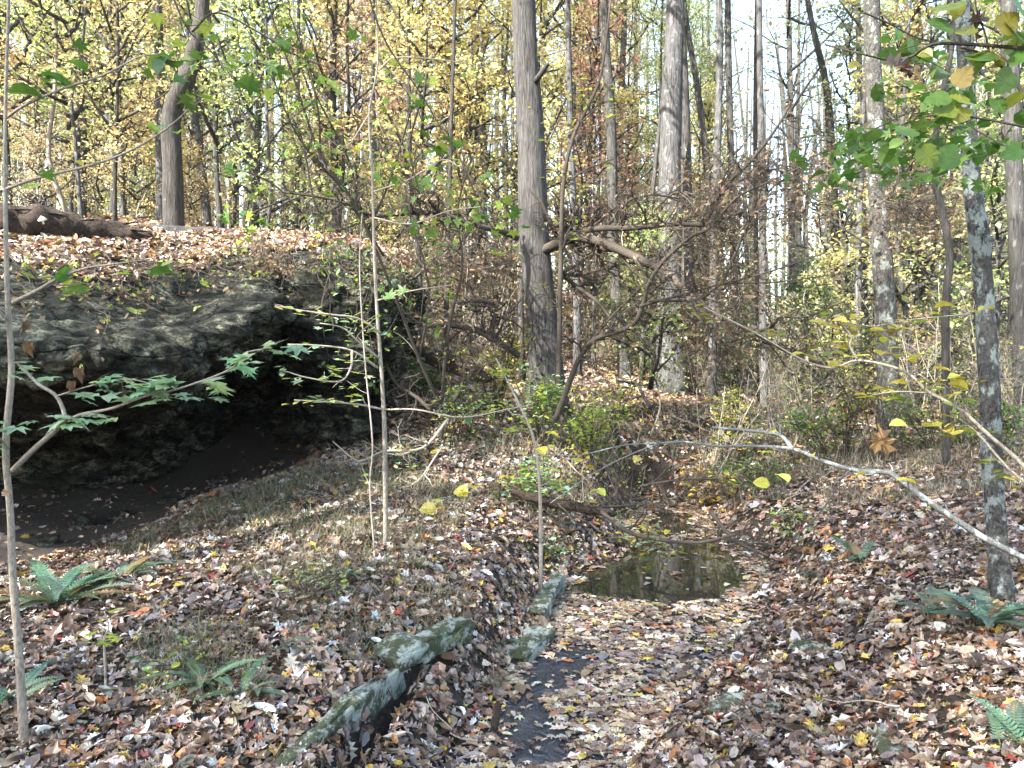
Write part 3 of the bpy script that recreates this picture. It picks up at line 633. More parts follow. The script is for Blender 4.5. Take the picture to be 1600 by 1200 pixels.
while nt_ < 100:
    y = rs.uniform(14, 46) if nt_ > 14 else rs.uniform(13, 20); px = rs.uniform(-120, 1720)
    if 1120 < px < 1310 and rs.uniform() < .8: continue
    if 450 < px < 1300 and y < 16: continue
    x = (px - 800) / F * y
    if not far_enough(x, y, 1.2): continue
    nt_ += 1; far = 'distant' if y > 32 else 'mid-height' if y > 20 else 'nearer'
    def mk():
        cn, cc = colour_for(px); i = int(rs.integers(0, 4)); return f'{far} {["grey","pale","dark","brown"][i]} stemmed understory tree with {cn} leaves behind {zone(x, y)}', cc, i
    lab, cc, i = fresh(mk)
    tree_copy('understory_tree', lab, 'tree', 'small trees under the tall ones', x, y, MID[nt_ % 4], cc, 0, 0, None, rs.uniform(.7, 1.25), TM[i])
nt_ = 0
while nt_ < 90:
    y = rs.uniform(11.5, 34); px = rs.uniform(-60, 1680)
    if px < 640 and y < 15: continue
    if 640 < px < 1000 and y < 17: continue
    x = (px - 800) / F * y
    if not far_enough(x, y, .7): continue
    nt_ += 1; far = 'far' if y > 24 else 'near' if y < 16 else 'small'
    def mk():
        cn, cc = colour_for(px); i = int(rs.integers(0, 2)); 
        if px > 1150 and rs.uniform() < .35: cn, cc = 'dull green', (.14, .2, .09)
        return f'{far} {["dark","pale"][i]} stemmed shrub with sparse {cn} leaves behind {zone(x, y)}', cc, i
    lab, cc, i = fresh(mk)
    tree_copy('shrub', lab, 'shrub', 'shrubs on the woodland floor', x, y, SHR[nt_ % 3], cc, 0, 0, None, rs.uniform(.6, 1.3), TS[i])

POLE = [proto_trunk(50 + k, 15, .05 + .012 * k, M[['bark_grey', 'bark_dark', 'bark_pale', 'bark_main'][k]], .06) for k in range(4)]
nt_ = 0
while nt_ < 60:
    y = rs.uniform(14, 42); px = rs.uniform(-60, 1660) if nt_ % 3 else rs.uniform(900, 1640); x = (px - 800) / F * y
    if 1140 < px < 1290 or not far_enough(x, y, .8): continue
    nt_ += 1; far = 'distant' if y > 32 else 'mid-distance' if y > 21 else 'nearer'
    def mk():
        i = int(rs.integers(0, 4)); return f'{far} {["straight", "slim", "slender", "pole-like"][rs.integers(0, 4)]} {["grey", "dark", "pale", "brown"][i]} young tree with few leaves behind {zone(x, y)}', i
    lab, i = fresh(mk); o = thing('slim_tree', lab, 'tree', (x, y, gz(x, y) - .05), 'slim young trees'); o.rotation_euler = (rs.normal() * .03, rs.normal() * .03, rs.uniform(0, 6.28)); o.scale = (rs.uniform(.75, 1.3),) * 3
    obj('trunk', POLE[i], None, o); c_ = obj('crown', MID[nt_ % 4][1], None, o); c_.location = (0, 0, 6.5); c_.scale = (.6, .6, .8); c_.color = (*colour_for(px)[1], 1)
BARE = []
for k in range(4):
    r2 = np.random.default_rng(400 + k); m1 = MB(); tips = []
    for j in range(5):
        a = r2.uniform(0, 6.28); d = np.array([math.cos(a) * .35, math.sin(a) * .35, 1]); grow(m1, walk([r2.normal() * .05, r2.normal() * .05, 0], d, r2.uniform(1.2, 2.6), 6, .14, .03, r2), .011, .003, r2, 9, .75, 1, 4, .02, .25, .15, tips, 1.0, 0, .8, 1)
    m2 = MB(); leaves_at(m2, tips, 130, .055, [(2, *a[1:]) for a in PYG] + [(1, *a[1:]) for a in PAL_SUN[1:4]], [T_OVC, T_STC], .05, .05, r2, flatness=1)
    BARE.append((m1.mesh('stem', M['twig_pale' if k % 2 else 'limb']), m2.mesh('dead_foliage', M['leaf'], False)))
nt_ = 0
while nt_ < 80:
    y = rs.uniform(8.6, 24); px = rs.uniform(560, 1640); x = (px - 800) / F * y
    if y < 10.5 and px < 640 or abs(px - 1050) < 60 and y < 12 or not far_enough(x, y, .35): continue
    nt_ += 1; far = 'near' if y < 13 else 'farther' if y > 18 else 'mid-slope'
    def mk(): return f'{["thin", "twiggy", "wispy", "spindly", "tangled"][rs.integers(0, 5)]} {["bare", "leafless", "brown"][rs.integers(0, 3)]} bush {far} behind {zone(x, y)}' if y > 11 else f'{["thin", "twiggy", "wispy", "spindly", "tangled"][rs.integers(0, 5)]} {["bare", "leafless", "brown"][rs.integers(0, 3)]} bush before {zone(x, y)}',
    o = thing('bare_bush', fresh(mk)[0], 'bush', (x, y, gz(x, y) - .03), 'bare twiggy bushes of the undergrowth'); o.rotation_euler = (0, 0, rs.uniform(0, 6.28)); o.scale = (rs.uniform(.5, 1.1),) * 3
    b_ = BARE[nt_ % 4]; obj('stem', b_[0], None, o); obj('dead_foliage', b_[1], None, o)

# ---- unseen trees beside and behind the viewer, added to shade the clearing
for k, (x, y) in enumerate([(-6, -3), (-9, -6), (-11, -2), (-13, -8), (-15, -4), (-17, -10), (-9, -11), (-14, -13), (-20, -14), (-6, -8), (6, -5), (10, 1), (-2.5, -6), (-4, -10), (-7.5, -13), (-3.5, -2.5), (-14.5, -10.5), (-8.5, -8.7), (-17.5, -13), (1.5, -8), (-12.5, -5.5)]):
    far_enough(x, y, 0); i = k % 4
    tree_copy('tree', 'unseen tall tree added to shade the clearing', 'tree', 'unseen trees added for shade', x, y, TALL[k % 3], [YG, YEL, GRN][k % 3], 0, 0, None, .95 + .05 * (k % 4), TT[i])

# ---- the woods beyond, one mass
mb = MB(); N = 60000
th = rs.uniform(-1.0, 1.0, N); rr = rs.uniform(58, 105, N); x = np.sin(th) * rr; y = np.cos(th) * rr
nc = 420; cth = rs.uniform(-1, 1, nc); crr = rs.uniform(58, 105, nc); cx, cy_ = np.sin(cth) * crr, np.cos(cth) * crr; cz = rs.uniform(0, 1, nc) ** 1.3 * 24
dg = np.degrees(cth); cz[np.abs(dg - 21) < 7] *= .35; cz[(dg > 26) & (dg < 40)] *= .8; cz[np.abs(dg - 4) < 3] *= .6
i = rs.integers(0, nc, N); o3 = rs.standard_normal((N, 3)) * np.array([2.4, 2.4, 2.0])
X = cx[i] + o3[:, 0]; Y_ = cy_[i] + o3[:, 1]; Z = ground(X, Y_) + np.abs(cz[i] + o3[:, 2] + 1)
pc = np.array([[*c[1]] for c in CN[:7]]); ci = rs.choice(7, nc, p=[.24, .24, .16, .06, .12, .1, .08]); col = pc[ci][i] * (1 + .2 * rs.standard_normal((N, 1)))
scatter(mb, T_CARD, np.stack([X, Y_, Z], -1), np.array([0, 0, .6]) + rs.standard_normal((N, 3)) * .6, rs.uniform(0, 6.3, N), .3 * rs.lognormal(0, .25, N), col.clip(.01, .8))
for k in range(380):
    a = rs.uniform(-.95, .95); r = rs.uniform(55, 100); x, y = math.sin(a) * r, math.cos(a) * r; g = gz(x, y)
    tube(mb, np.array([(x, y, g - .2), (x + rs.normal() * .4, y, g + 11), (x + rs.normal() * .8, y, g + 23)]), [.24, .17, .06], 5, 1)
tag(struct(obj('distant_woods', mb, [M['leaf'], M['bark_grey']], smooth=False), 'stuff'), 'far autumn woods of yellow, orange and green crowns', 'woods')

# ------------------------------------------------------------------ near branches, saplings and bushes
def pl(pts): return [P(*a) for a in pts]
def limb(mb, pts, w0, w1, rs, kids=0, klen=.3, depth=0, tips=None, k=7, **kw):
    """branch drawn through photo points (px, py, Y), widths in photo px"""
    p_ = pl(pts); r0 = w0 / 2 * pts[0][2] / F; r1 = w1 / 2 * pts[-1][2] / F
    grow(mb, p_, r0, r1, rs, kids, klen, depth, k, kw.get('up', .02), kw.get('wob', .2), kw.get('start', .15), tips, kw.get('ang', 1.0), 0, kw.get('flat', .6), 5, kw.get('rough', .06), kw.get('taper', .5))
def off(mb, base):
    b = np.asarray(base, np.float32)
    mb.v = [v - b for v in mb.v]; return mb
def plant(name, label, cat, base, parts, group=None):
    """parts: (part name, MB in world coordinates, material, smooth)"""
    o = thing(name, label, cat, tuple(base), group)
    for nm, m_, mat, smo in parts:
        if m_ is not None and m_.n: obj(nm, off(m_, base), mat, o, smo)
    return o

# left sapling
rs = np.random.default_rng(31)
base = P(38, 1150, 3.15); base[2] = gz(base[0], base[1]) - .03
t_ = MB(); tr = [tuple(base)] + [P(*a) for a in [(30, 1030, 3.15), (20, 900, 3.14), (16, 800, 3.12), (9, 700, 3.1), (18, 580, 3.08), (12, 470, 3.06), (8, 300, 3.04), (9, 150, 3.02), (14, -60, 3.0), (6, -300, 3.0)]]
sp, sr = smooth_path(tr, np.array([13, 11.5, 10, 9, 9, 8.5, 7, 5.5, 4.5, 3.5, 2.5]) * 3.1 / F * .56, 6); tube(t_, sp, sr, 10, rough=.09)
b_ = MB(); tips = []; tipd = []
limb(b_, [(20, 735, 3.1), (55, 700, 3.05), (91, 668, 3.0), (101, 651, 2.98), (88, 619, 2.97), (60, 600, 2.95), (28, 568, 2.95)], 9, 4, rs, 3, .1, 0, tips, flat=.2)
limb(b_, [(92, 664, 3.0), (125, 648, 2.98), (175, 638, 2.95), (230, 618, 2.93), (270, 610, 2.92), (330, 590, 2.9), (365, 573, 2.9), (382, 552, 2.9), (425, 543, 2.88)], 5, 2, rs, 9, .12, 0, tips, flat=.15)
limb(b_, [(88, 619, 2.97), (130, 606, 2.95), (190, 592, 2.93), (240, 600, 2.9)], 3, 1.5, rs, 5, .1, 0, tips, flat=.15)
limb(b_, [(20, 473, 3.06), (62, 452, 3.03), (85, 438, 3.0), (130, 420, 2.97), (175, 413, 2.95), (235, 405, 2.9)], 7, 2, rs, 5, .14, 0, tipd, flat=.3)
limb(b_, [(8, 296, 3.04), (60, 278, 3.0), (150, 256, 2.95), (210, 232, 2.9), (262, 200, 2.87), (310, 160, 2.85), (380, 130, 2.8)], 5, 1.5, rs, 5, .14, 0, tipd, flat=.3)
limb(b_, [(9, 185, 3.03), (40, 164, 3.0), (100, 138, 2.95), (160, 118, 2.9), (215, 90, 2.85), (250, 84, 2.8)], 5, 1.5, rs, 5, .14, 0, tipd, flat=.3)
limb(b_, [(12, 500, 3.05), (-20, 470, 3.0), (-60, 480, 2.9)], 4, 2, rs, 3, .1, 0, tips)
limb(b_, [(14, 700, 3.1), (-10, 680, 3.0), (-50, 690, 2.9)], 4, 2, rs, 3, .1, 0, tips)
lf = MB(); leaves_at(lf, tips, 115, .1, PBL, [T_STARF, T_STAR], .035, .02, flatness=.25)
leaves_at(lf, tipd, 34, .085, PG, [T_STARF, T_WIDE], .03, .03, flatness=.4); leaves_at(lf, tipd, 14, .07, PYG, [T_OVAL], .03, .03)
dl = MB(); q = np.array([P(35, 505, 3.0), P(45, 540, 3.0), P(118, 555, 2.95), P(125, 580, 2.95), P(112, 600, 2.95), P(12, 770, 3.08)])
scatter(dl, T_STD, q, np.array([[1, -.3, .1], [.3, -1, .1], [1, -.5, .3], [.2, -1, .3], [.5, -1, .3], [0, -1, .2]]), np.array([3.1, 3.4, 2.9, 3.3, 3, 1.5]), np.array([.1, .1, .08, .1, .08, .07]), pick(PBR, 6))
plant('sapling', 'thin pale sapling at the left edge with a leafy bough reaching across the dark hollow', 'sapling', base, [('trunk', t_, M['bark_sapling'], True), ('branch', b_, M['bark_sapling'], True), ('foliage', lf, M['leaf'], False), ('dead_foliage', dl, M['leaf'], False)])

# middle sapling
rs = np.random.default_rng(32); base = P(603, 875, 5.6); base[2] = gz(base[0], base[1]) - .03
t_ = MB(); tr = [tuple(base)] + [P(*a) for a in [(602, 780, 5.6), (601, 680, 5.58), (597, 600, 5.56), (590, 500, 5.55), (585, 400, 5.55), (582, 280, 5.55), (577, 180, 5.55), (590, 100, 5.55), (588, 0, 5.55), (592, -120, 5.5)]]
sp, sr = smooth_path(tr, np.array([8.5, 7.5, 7, 6, 5.2, 4.8, 4, 3.4, 2.6, 2.2, 1.6]) * 5.6 / F * .52, 6); tube(t_, sp, sr, 9, rough=.08)
b_ = MB(); tips = []; tipg = []
for pts in [[(594, 520, 5.55), (560, 498, 5.4), (520, 492, 5.3), (470, 485, 5.2), (430, 478, 5.1)], [(592, 560, 5.55), (556, 530, 5.4), (535, 512, 5.35), (500, 505, 5.3)], [(590, 575, 5.55), (550, 548, 5.4), (500, 540, 5.3), (450, 538, 5.2)],
            [(550, 548, 5.4), (548, 575, 5.35), (530, 596, 5.3), (480, 590, 5.2), (440, 578, 5.15)], [(598, 640, 5.57), (560, 632, 5.45), (510, 628, 5.3), (460, 625, 5.2)]]:
    limb(b_, pts, 4, 1.6, rs, 6, .16, 0, tips, flat=.2)
for pts in [[(588, 470, 5.55), (640, 455, 5.4), (700, 446, 5.3)], [(601, 640, 5.57), (650, 640, 5.4), (720, 652, 5.2), (790, 640, 5.1), (830, 632, 5.0)], [(592, 110, 5.55), (620, 90, 5.5), (700, 95, 5.4), (780, 110, 5.3)], [(576, 180, 5.55), (540, 230, 5.5), (505, 210, 5.4)],
            [(582, 300, 5.55), (640, 280, 5.4), (690, 250, 5.3), (720, 262, 5.2)], [(584, 340, 5.55), (640, 350, 5.4), (700, 330, 5.3), (760, 322, 5.2)]]:
    limb(b_, pts, 3, 1.4, rs, 6, .2, 0, tipg, flat=.4)
lf = MB(); leaves_at(lf, tips, 95, .075, PBL + PYG, [T_STARF, T_OVAL], .04, .02, flatness=.2); leaves_at(lf, tipg, 60, .085, PG + PYG[:1], [T_STARF], .05, .04, flatness=.6)
plant('sapling', 'slender straight sapling standing in the leaves right of the boulder', 'sapling', base, [('trunk', t_, M['bark_sapling'], True), ('branch', b_, M['twig_pale'], True), ('foliage', lf, M['leaf'], False)])

# thin hanging stem beside it, and a second thin pale stem lower centre
rs = np.random.default_rng(33)
for lab, pts, wd, pal, nlf in [('hair-thin vine stem hanging just left of the middle sapling', [(585, 860, 5.3), (578, 760, 5.3), (582, 690, 5.3), (570, 560, 5.3), (562, 420, 5.3), (566, 330, 5.3)], (3, 2), PYG, 12),
                               ('thin pale sapling stem below the thick centre trunk', [(845, 850, 5.9), (843, 760, 5.9), (835, 690, 5.9), (815, 640, 5.9), (790, 590, 5.9), (775, 560, 5.9)], (6, 2), PYG, 46),
                               ('knee-high twig with bright green maple leaves on the near left slope', [(165, 1060, 3.6), (163, 1000, 3.6), (170, 980, 3.6), (163, 955, 3.6)], (4, 2), PYG, 7)]:
    base = P(*pts[0]); base[2] = gz(base[0], base[1]) - .02; pts2 = pts; t_ = MB(); tips = []
    limb(t_, pts2, wd[0], wd[1], rs, 6 if nlf > 10 else 3, .25 if nlf > 10 else .14, 0, tips, flat=.5); 
    p0 = P(*pts[0]); tube(t_, np.array([base, (base + p0) / 2, p0]), [wd[0] / 2 * pts[0][2] / F * 1.1] * 3, 5)
    lf = MB(); leaves_at(lf, tips, nlf, .085 if nlf < 10 else .07, pal, [T_STARF], .04, .02, flatness=.3)
    plant('sapling', lab, 'sapling', base, [('stem', t_, M['twig_pale'], True), ('foliage', lf, M['leaf'], False)])

# multi-stemmed bush in front of the boulder's right end
rs = np.random.default_rng(34); base = P(600, 470, 11.5); base = np.array([-1.35, 10.2, 0.0]); base[2] = gz(base[0], base[1]); root = base + [0, 0, .1]
t_ = MB(); tips = []; dt = []
def stem_from(pts, w0, w1, kids, klen, tl, depth=0): limb(t_, pts, w0, w1, rs, kids, klen, depth, tl, flat=.7, wob=.22)
Yb = 7.6
for pts in [[(690, 640, 9.2), (655, 560, 8.9), (620, 470, 8.6), (560, 330, 8.2), (500, 240, 8), (462, 130, 7.8), (430, 40, 7.7), (410, -30, 7.6)],
            [(560, 330, 8.2), (545, 250, 8.1), (490, 140, 7.9), (470, 60, 7.8)], [(500, 240, 8), (498, 180, 7.9), (482, 100, 7.8), (470, 70, 7.8), (452, 20, 7.7)], [(540, 300, 8.2), (470, 220, 8), (430, 130, 7.8), (418, 60, 7.7)],
            [(600, 400, 8.5), (545, 320, 8.2), (497, 330, 8), (470, 210, 7.9), (440, 190, 7.8)], [(575, 360, 8.3), (610, 280, 8.2), (640, 180, 8.1), (655, 130, 8)], [(655, 560, 8.9), (670, 470, 8.9), (660, 400, 8.8), (640, 330, 8.8), (650, 230, 8.7)],
            [(690, 640, 9.2), (700, 520, 9.1), (722, 420, 9), (715, 330, 8.9), (735, 250, 8.8)]]:
    stem_from(pts, 6 if pts[0][1] > 600 else 4, 2, 9, .5, tips, 1)
p0 = P(690, 640, 9.2); b0 = np.array([p0[0], p0[1], gz(p0[0], p0[1]) - .05]); tube(t_, np.array([b0, (b0 + p0) / 2, p0]), [.03, .027, .024], 7)
lf = MB(); leaves_at(lf, tips, 330, .085, PG + PYG, [T_STARF, T_STAR], .06, .05, flatness=.6); leaves_at(lf, tips, 260, .05, PBR, [T_OVC, T_STC], .06, .08, flatness=.9)
plant('bush', 'wide multi-stemmed bush of dark arching stems with scattered green maple leaves', 'bush', b0, [('stem', t_, M['twig'], True), ('foliage', lf, M['leaf'], False)])

# the fallen, leafless limbs before the trunks
def dead(name, label, limbs_, pale=False, nbr=0, group='fallen limbs caught between the trunks', seed=1, lsize=.07, cat='fallen limb', mat=None):
    rs = np.random.default_rng(seed); t_ = MB(); tips = []
    for pts, w0, w1, kids, klen, dep in limbs_: limb(t_, pts, w0, w1, rs, int(kids * (2.0 if cat != 'branch' else .8)), klen * (1.15 if cat != 'branch' else .9), dep, tips, flat=.9, wob=.28, rough=.12, ang=1.1)
    lf = MB(); leaves_at(lf, tips, nbr, lsize, PBR, [T_OVC, T_STC, T_OAKC], .07, .1, rs, flatness=1.2)
    return plant(name, label, cat, P(*limbs_[0][0][0]), [('branch', t_, mat or M['twig'], True), ('dead_foliage', lf, M['leaf'], False)], group)
dead('fallen_limb', 'long dark limb running level right from the broken stub of the centre trunk', [([(848, 392, 10.9), (872, 378, 10.5), (890, 370, 10.3), (925, 358, 10), (985, 356, 9.8), (1050, 350, 9.6), (1110, 350, 9.4), (1160, 330, 9.2)], 13, 5, 12, .7, 1),
     ([(925, 358, 10), (960, 325, 9.9), (1010, 305, 9.7), (1060, 310, 9.6)], 4, 2, 6, .5, 1), ([(1100, 350, 9.4), (1135, 290, 9.2), (1175, 250, 9), (1220, 190, 8.8), (1245, 140, 8.7)], 7, 3, 8, .6, 1), ([(1110, 320, 9.3), (1150, 285, 9), (1230, 260, 8.8), (1300, 255, 8.6)], 4, 2, 6, .5, 1)], nbr=420, seed=41)
dead('fallen_limb', 'thick arching limb with a bare tan middle, right of the centre trunk', [([(848, 392, 11), (868, 382, 10.6), (895, 371, 10.2), (935, 377, 9.9), (985, 398, 9.6), (1030, 420, 9.3), (1060, 442, 9.1)], 18, 10, 4, .6, 1), ([(1055, 440, 9.1), (1090, 470, 9), (1125, 495, 8.8), (1175, 518, 8.6), (1230, 550, 8.4), (1290, 570, 8.2)], 9, 4, 10, .6, 1),
     ([(1180, 518, 8.6), (1205, 512, 8.5), (1220, 495, 8.4), (1260, 495, 8.3), (1320, 470, 8.1)], 6, 3, 6, .5, 1)], nbr=330, seed=42, mat=M['limb'])
dead('fallen_limb', 'crooked dark bough rising from the green shrub toward the sky gap', [([(868, 655, 8.8), (885, 610, 8.7), (905, 560, 8.6), (930, 530, 8.5), (985, 510, 8.3), (1005, 475, 8.2), (1015, 440, 8.1), (1040, 405, 8), (1080, 370, 7.8), (1110, 355, 7.7), (1150, 310, 7.5), (1200, 285, 7.3), (1250, 262, 7.1)], 10, 2.5, 12, .5, 1),
     ([(1000, 478, 8.2), (1060, 462, 8), (1110, 448, 7.8), (1200, 425, 7.5), (1290, 395, 7.2)], 5, 2, 8, .45, 1), ([(1015, 470, 8.1), (1090, 468, 8), (1130, 445, 7.8), (1220, 440, 7.6), (1330, 425, 7.4)], 4, 1.5, 8, .4, 1), ([(930, 525, 8.5), (960, 490, 8.4), (1020, 430, 8.2)], 4, 2, 4, .3, 0)], nbr=200, seed=43)
dead('fallen_limb', 'dark limb reaching left from the centre trunk past the middle sapling', [([(808, 372, 10.8), (785, 362, 10.5), (740, 352, 10.2), (690, 335, 10), (640, 333, 9.8), (590, 338, 9.6), (560, 330, 9.4), (520, 312, 9.2), (440, 300, 9)], 10, 3, 14, .7, 1),
     ([(575, 338, 9.6), (545, 355, 9.5), (500, 363, 9.4)], 5, 3, 3, .4, 0), ([(700, 337, 10), (740, 415, 9.8), (800, 410, 9.7)], 5, 2, 6, .5, 1)], nbr=300, seed=44)
dead('fallen_limb', 'blackish limb arching behind the thick centre trunk below the first stub', [([(706, 424, 12), (735, 413, 11.9), (780, 411, 11.8), (860, 422, 11.8), (900, 430, 11.5), (960, 415, 11), (1020, 405, 10.8), (1060, 392, 10.6)], 7, 4, 12, .7, 1),
     ([(870, 425, 11.5), (905, 450, 11), (940, 478, 10.6), (965, 520, 10.2)], 7, 4, 8, .5, 1)], nbr=260, seed=45)
dead('fallen_limb', 'knotted dark limb loop low on the left of the centre trunk', [([(810, 555, 9.6), (795, 545, 9.5), (770, 530, 9.4), (740, 515, 9.4), (690, 508, 9.3), (650, 515, 9.2)], 11, 6, 8, .5, 1), ([(765, 530, 9.4), (772, 500, 9.4), (775, 480, 9.4), (752, 470, 9.3), (715, 474, 9.2)], 8, 5, 8, .5, 1)], nbr=140, seed=46)
dead('dead_stick', 'forked dark stick propped on the slope right of the boulder', [([(603, 572, 9.6), (620, 600, 9.4), (650, 620, 9.1), (672, 640, 8.9)], 7, 5, 5, .4, 1)], nbr=0, seed=47, cat='stick', group=None)
dead('dead_stick', 'straight leaning stick below the rotten log on the slope', [([(742, 575, 9.6), (725, 600, 9.3), (708, 628, 9)], 9, 7, 3, .3, 0)], nbr=0, seed=48, cat='stick', group=None)
dead('dead_branch', 'brush of bare brown twigs lying at the head of the pool', [([(800, 768, 7.3), (830, 775, 7.2), (880, 785, 7.2), (930, 792, 7.2), (990, 790, 7.4)], 9, 3, 16, .6, 1), ([(940, 800, 7), (980, 830, 6.7), (1020, 842, 6.6), (1090, 848, 6.5), (1150, 835, 6.6)], 7, 4, 10, .4, 1), ([(1000, 760, 8), (1060, 750, 8), (1120, 748, 8)], 5, 3, 18, .6, 1)], nbr=60, seed=49, cat='branch', group=None)
dead('dead_branch', 'tangle of bare grey twigs on the bank right of the pool', [([(1110, 800, 7.4), (1150, 845, 6.6), (1200, 868, 6.4)], 8, 4, 12, .4, 1), ([(1230, 850, 6.6), (1290, 790, 7), (1340, 700, 7.6), (1370, 640, 8)], 3, 1.5, 7, .4, 1)], nbr=10, seed=50, cat='branch', group=None)
dead('dead_branch', 'thin bare branch lying across the slope near the hollow', [([(700, 655, 8.4), (660, 700, 8), (600, 705, 7.9), (560, 720, 7.8), (520, 690, 7.9)], 5, 2, 14, .5, 1), ([(690, 700, 8), (640, 760, 7.4), (560, 750, 7.4)], 3, 2, 8, .4, 1)], nbr=50, seed=51, cat='branch', group=None, mat=M['twig_pale'])
# tangle of dead leafy tops hanging in the middle and right
for k, (lab, pts, nb) in enumerate([('rust-brown dead leafy top hung up before the pale flared trunk', [(1020, 330, 12), (1060, 300, 12), (1110, 330, 12), (1150, 400, 12), (1160, 470, 12)], 1100),
                                   ('orange-brown dead leaf cluster clinging left of the crooked dark trunk', [(1370, 320, 9.9), (1400, 305, 9.8), (1430, 315, 9.7), (1450, 340, 9.6)], 420),
                                   ('pale tan dead leafy spray below the bright sky gap', [(1130, 440, 11), (1180, 330, 11), (1230, 280, 11), (1280, 330, 11)], 900),
                                   ('dead brown leafy spray low over the slope right of the boulder', [(640, 440, 12), (700, 400, 12), (760, 440, 12), (800, 400, 12)], 700),
                                   ('orange-tan dead leaf spray beside the foot of the pale flared trunk', [(960, 520, 12), (1020, 500, 12), (1090, 500, 12), (1150, 560, 12)], 700)]):
    dead('dead_treetop', lab, [(pts, 5, 2, 14, 1.0, 1)], nbr=nb, seed=60 + k, group='dead leafy tops', cat='treetop', lsize=.075)

# right: lichen-white boughs close to the viewer
rs = np.random.default_rng(35)
t_ = MB(); tips = []
limb(t_, [(1720, 935, 2.75), (1600, 872, 2.8), (1530, 836, 2.82), (1450, 783, 2.85), (1400, 745, 2.88), (1385, 738, 2.9), (1340, 735, 2.92), (1290, 722, 2.95), (1240, 702, 3), (1180, 697, 3.05), (1120, 697, 3.1), (1060, 690, 3.15), (1010, 700, 3.2), (930, 738, 3.25), (860, 786, 3.3)], 12, 1.2, rs, 12, .2, 0, tips, k=9, flat=.5, rough=.1)
limb(t_, [(1238, 702, 3), (1225, 685, 3), (1205, 677, 3), (1160, 672, 3), (1113, 668, 3)], 7, 4, rs, 5, .15, 0, tips, k=7)
limb(t_, [(1062, 692, 3.15), (980, 695, 3.15), (900, 712, 3.15), (820, 712, 3.1), (740, 760, 3.1), (660, 795, 3.0)], 2.4, 1, rs, 12, .12, 0, tips, k=5, flat=.3)
lf = MB(); leaves_at(lf, tips, 26, .055, PY, [T_WIDE], .02, .02, flatness=.25)
q = np.array([P(668, 795, 3.0), P(742, 760, 3.05), P(815, 706, 3.1), P(845, 703, 3.1), P(720, 768, 3.05), P(1190, 755, 3.0), P(1222, 745, 3.0), P(1405, 663, 2.9), P(1455, 664, 2.9)])
scatter(lf, T_WIDE, q, np.array([0, -.3, 1]) + rs.standard_normal((9, 3)) * .3, rs.uniform(1.2, 2, 9), .075 + .02 * rs.uniform(-1, 1, 9), pick(PY, 9, .12))
plant('overhanging_bough', 'lichen-white bough reaching in low from the right over the pool bank', 'bough', P(1720, 935, 2.75), [('branch', t_, M['bark_white'], True), ('foliage', lf, M['leaf'], False)])
t_ = MB(); tips = []
limb(t_, [(1720, 850, 2.9), (1600, 728, 3), (1545, 680, 3.02), (1500, 640, 3.05), (1450, 612, 3.1), (1430, 592, 3.12), (1400, 575, 3.15), (1340, 563, 3.2), (1300, 575, 3.25), (1250, 560, 3.3), (1180, 520, 3.4), (1100, 480, 3.5)], 7.5, 1.6, rs, 10, .22, 0, tips, k=8, flat=.4, rough=.1)
limb(t_, [(1340, 563, 3.2), (1328, 540, 3.2), (1330, 525, 3.2), (1310, 500, 3.2)], 4, 2, rs, 5, .15, 0, tips, k=5, flat=.3)
limb(t_, [(1450, 614, 3.1), (1400, 612, 3.1), (1360, 618, 3.1)], 3, 1.5, rs, 3, .1, 0, tips, k=5)
limb(t_, [(1490, 634, 3.05), (1495, 610, 3.05), (1492, 598, 3.05)], 3, 2, rs, 2, .08, 0, tips, k=5)
limb(t_, [(1680, 800, 3), (1590, 745, 3.02), (1530, 680, 3.05), (1500, 655, 3.08)], 5, 3, rs, 4, .15, 0, tips, k=6)
limb(t_, [(1310, 500, 3.2), (1360, 510, 3.2), (1420, 500, 3.2), (1520, 490, 3.2)], 2.5, 1.5, rs, 8, .12, 0, tips, k=5, flat=.2)
lf = MB(); leaves_at(lf, tips, 150, .062, PYM + [(3, .52, .44, .08)], [T_OVAL, T_WIDE], .04, .02, flatness=.2)
plant('overhanging_bough', 'upper slanting bough from the right edge hung with flat yellow leaves', 'bough', P(1720, 850, 2.9), [('branch', t_, M['bark_sapling'], True), ('foliage', lf, M['leaf'], False)])
# top right: dark twigs with large yellow and green leaves
t_ = MB(); tips = []; tg = []
limb(t_, [(1760, 80, 2.0), (1600, 75, 2.1), (1540, 71, 2.15), (1470, 68, 2.2), (1442, 76, 2.2), (1425, 88, 2.25), (1390, 93, 2.3), (1345, 84, 2.3), (1290, 70, 2.35)], 7, 2.5, rs, 5, .16, 0, tips, k=7, flat=.5)
limb(t_, [(1720, 330, 2.0), (1600, 148, 2.1), (1575, 115, 2.12), (1545, 88, 2.15), (1500, 74, 2.2)], 7, 3, rs, 5, .14, 0, tips, k=7, flat=.5)
limb(t_, [(1548, 92, 2.15), (1540, 55, 2.15), (1525, 10, 2.15), (1520, -40, 2.15)], 3, 2, rs, 4, .12, 0, tips, k=5)
limb(t_, [(1350, 20, 2.9), (1385, 35, 2.9), (1430, 58, 2.9), (1470, 68, 2.9)], 3, 2, rs, 4, .2, 0, tg, k=5)
limb(t_, [(1700, 220, 2.6), (1560, 190, 2.7), (1480, 180, 2.8), (1420, 190, 2.9), (1340, 240, 3)], 4, 2, rs, 9, .22, 0, tg, k=5, flat=.4)
limb(t_, [(1700, 260, 2.5), (1600, 240, 2.6), (1520, 200, 2.7), (1480, 165, 2.8), (1400, 130, 2.9)], 3, 2, rs, 9, .22, 0, tg, k=5, flat=.4)
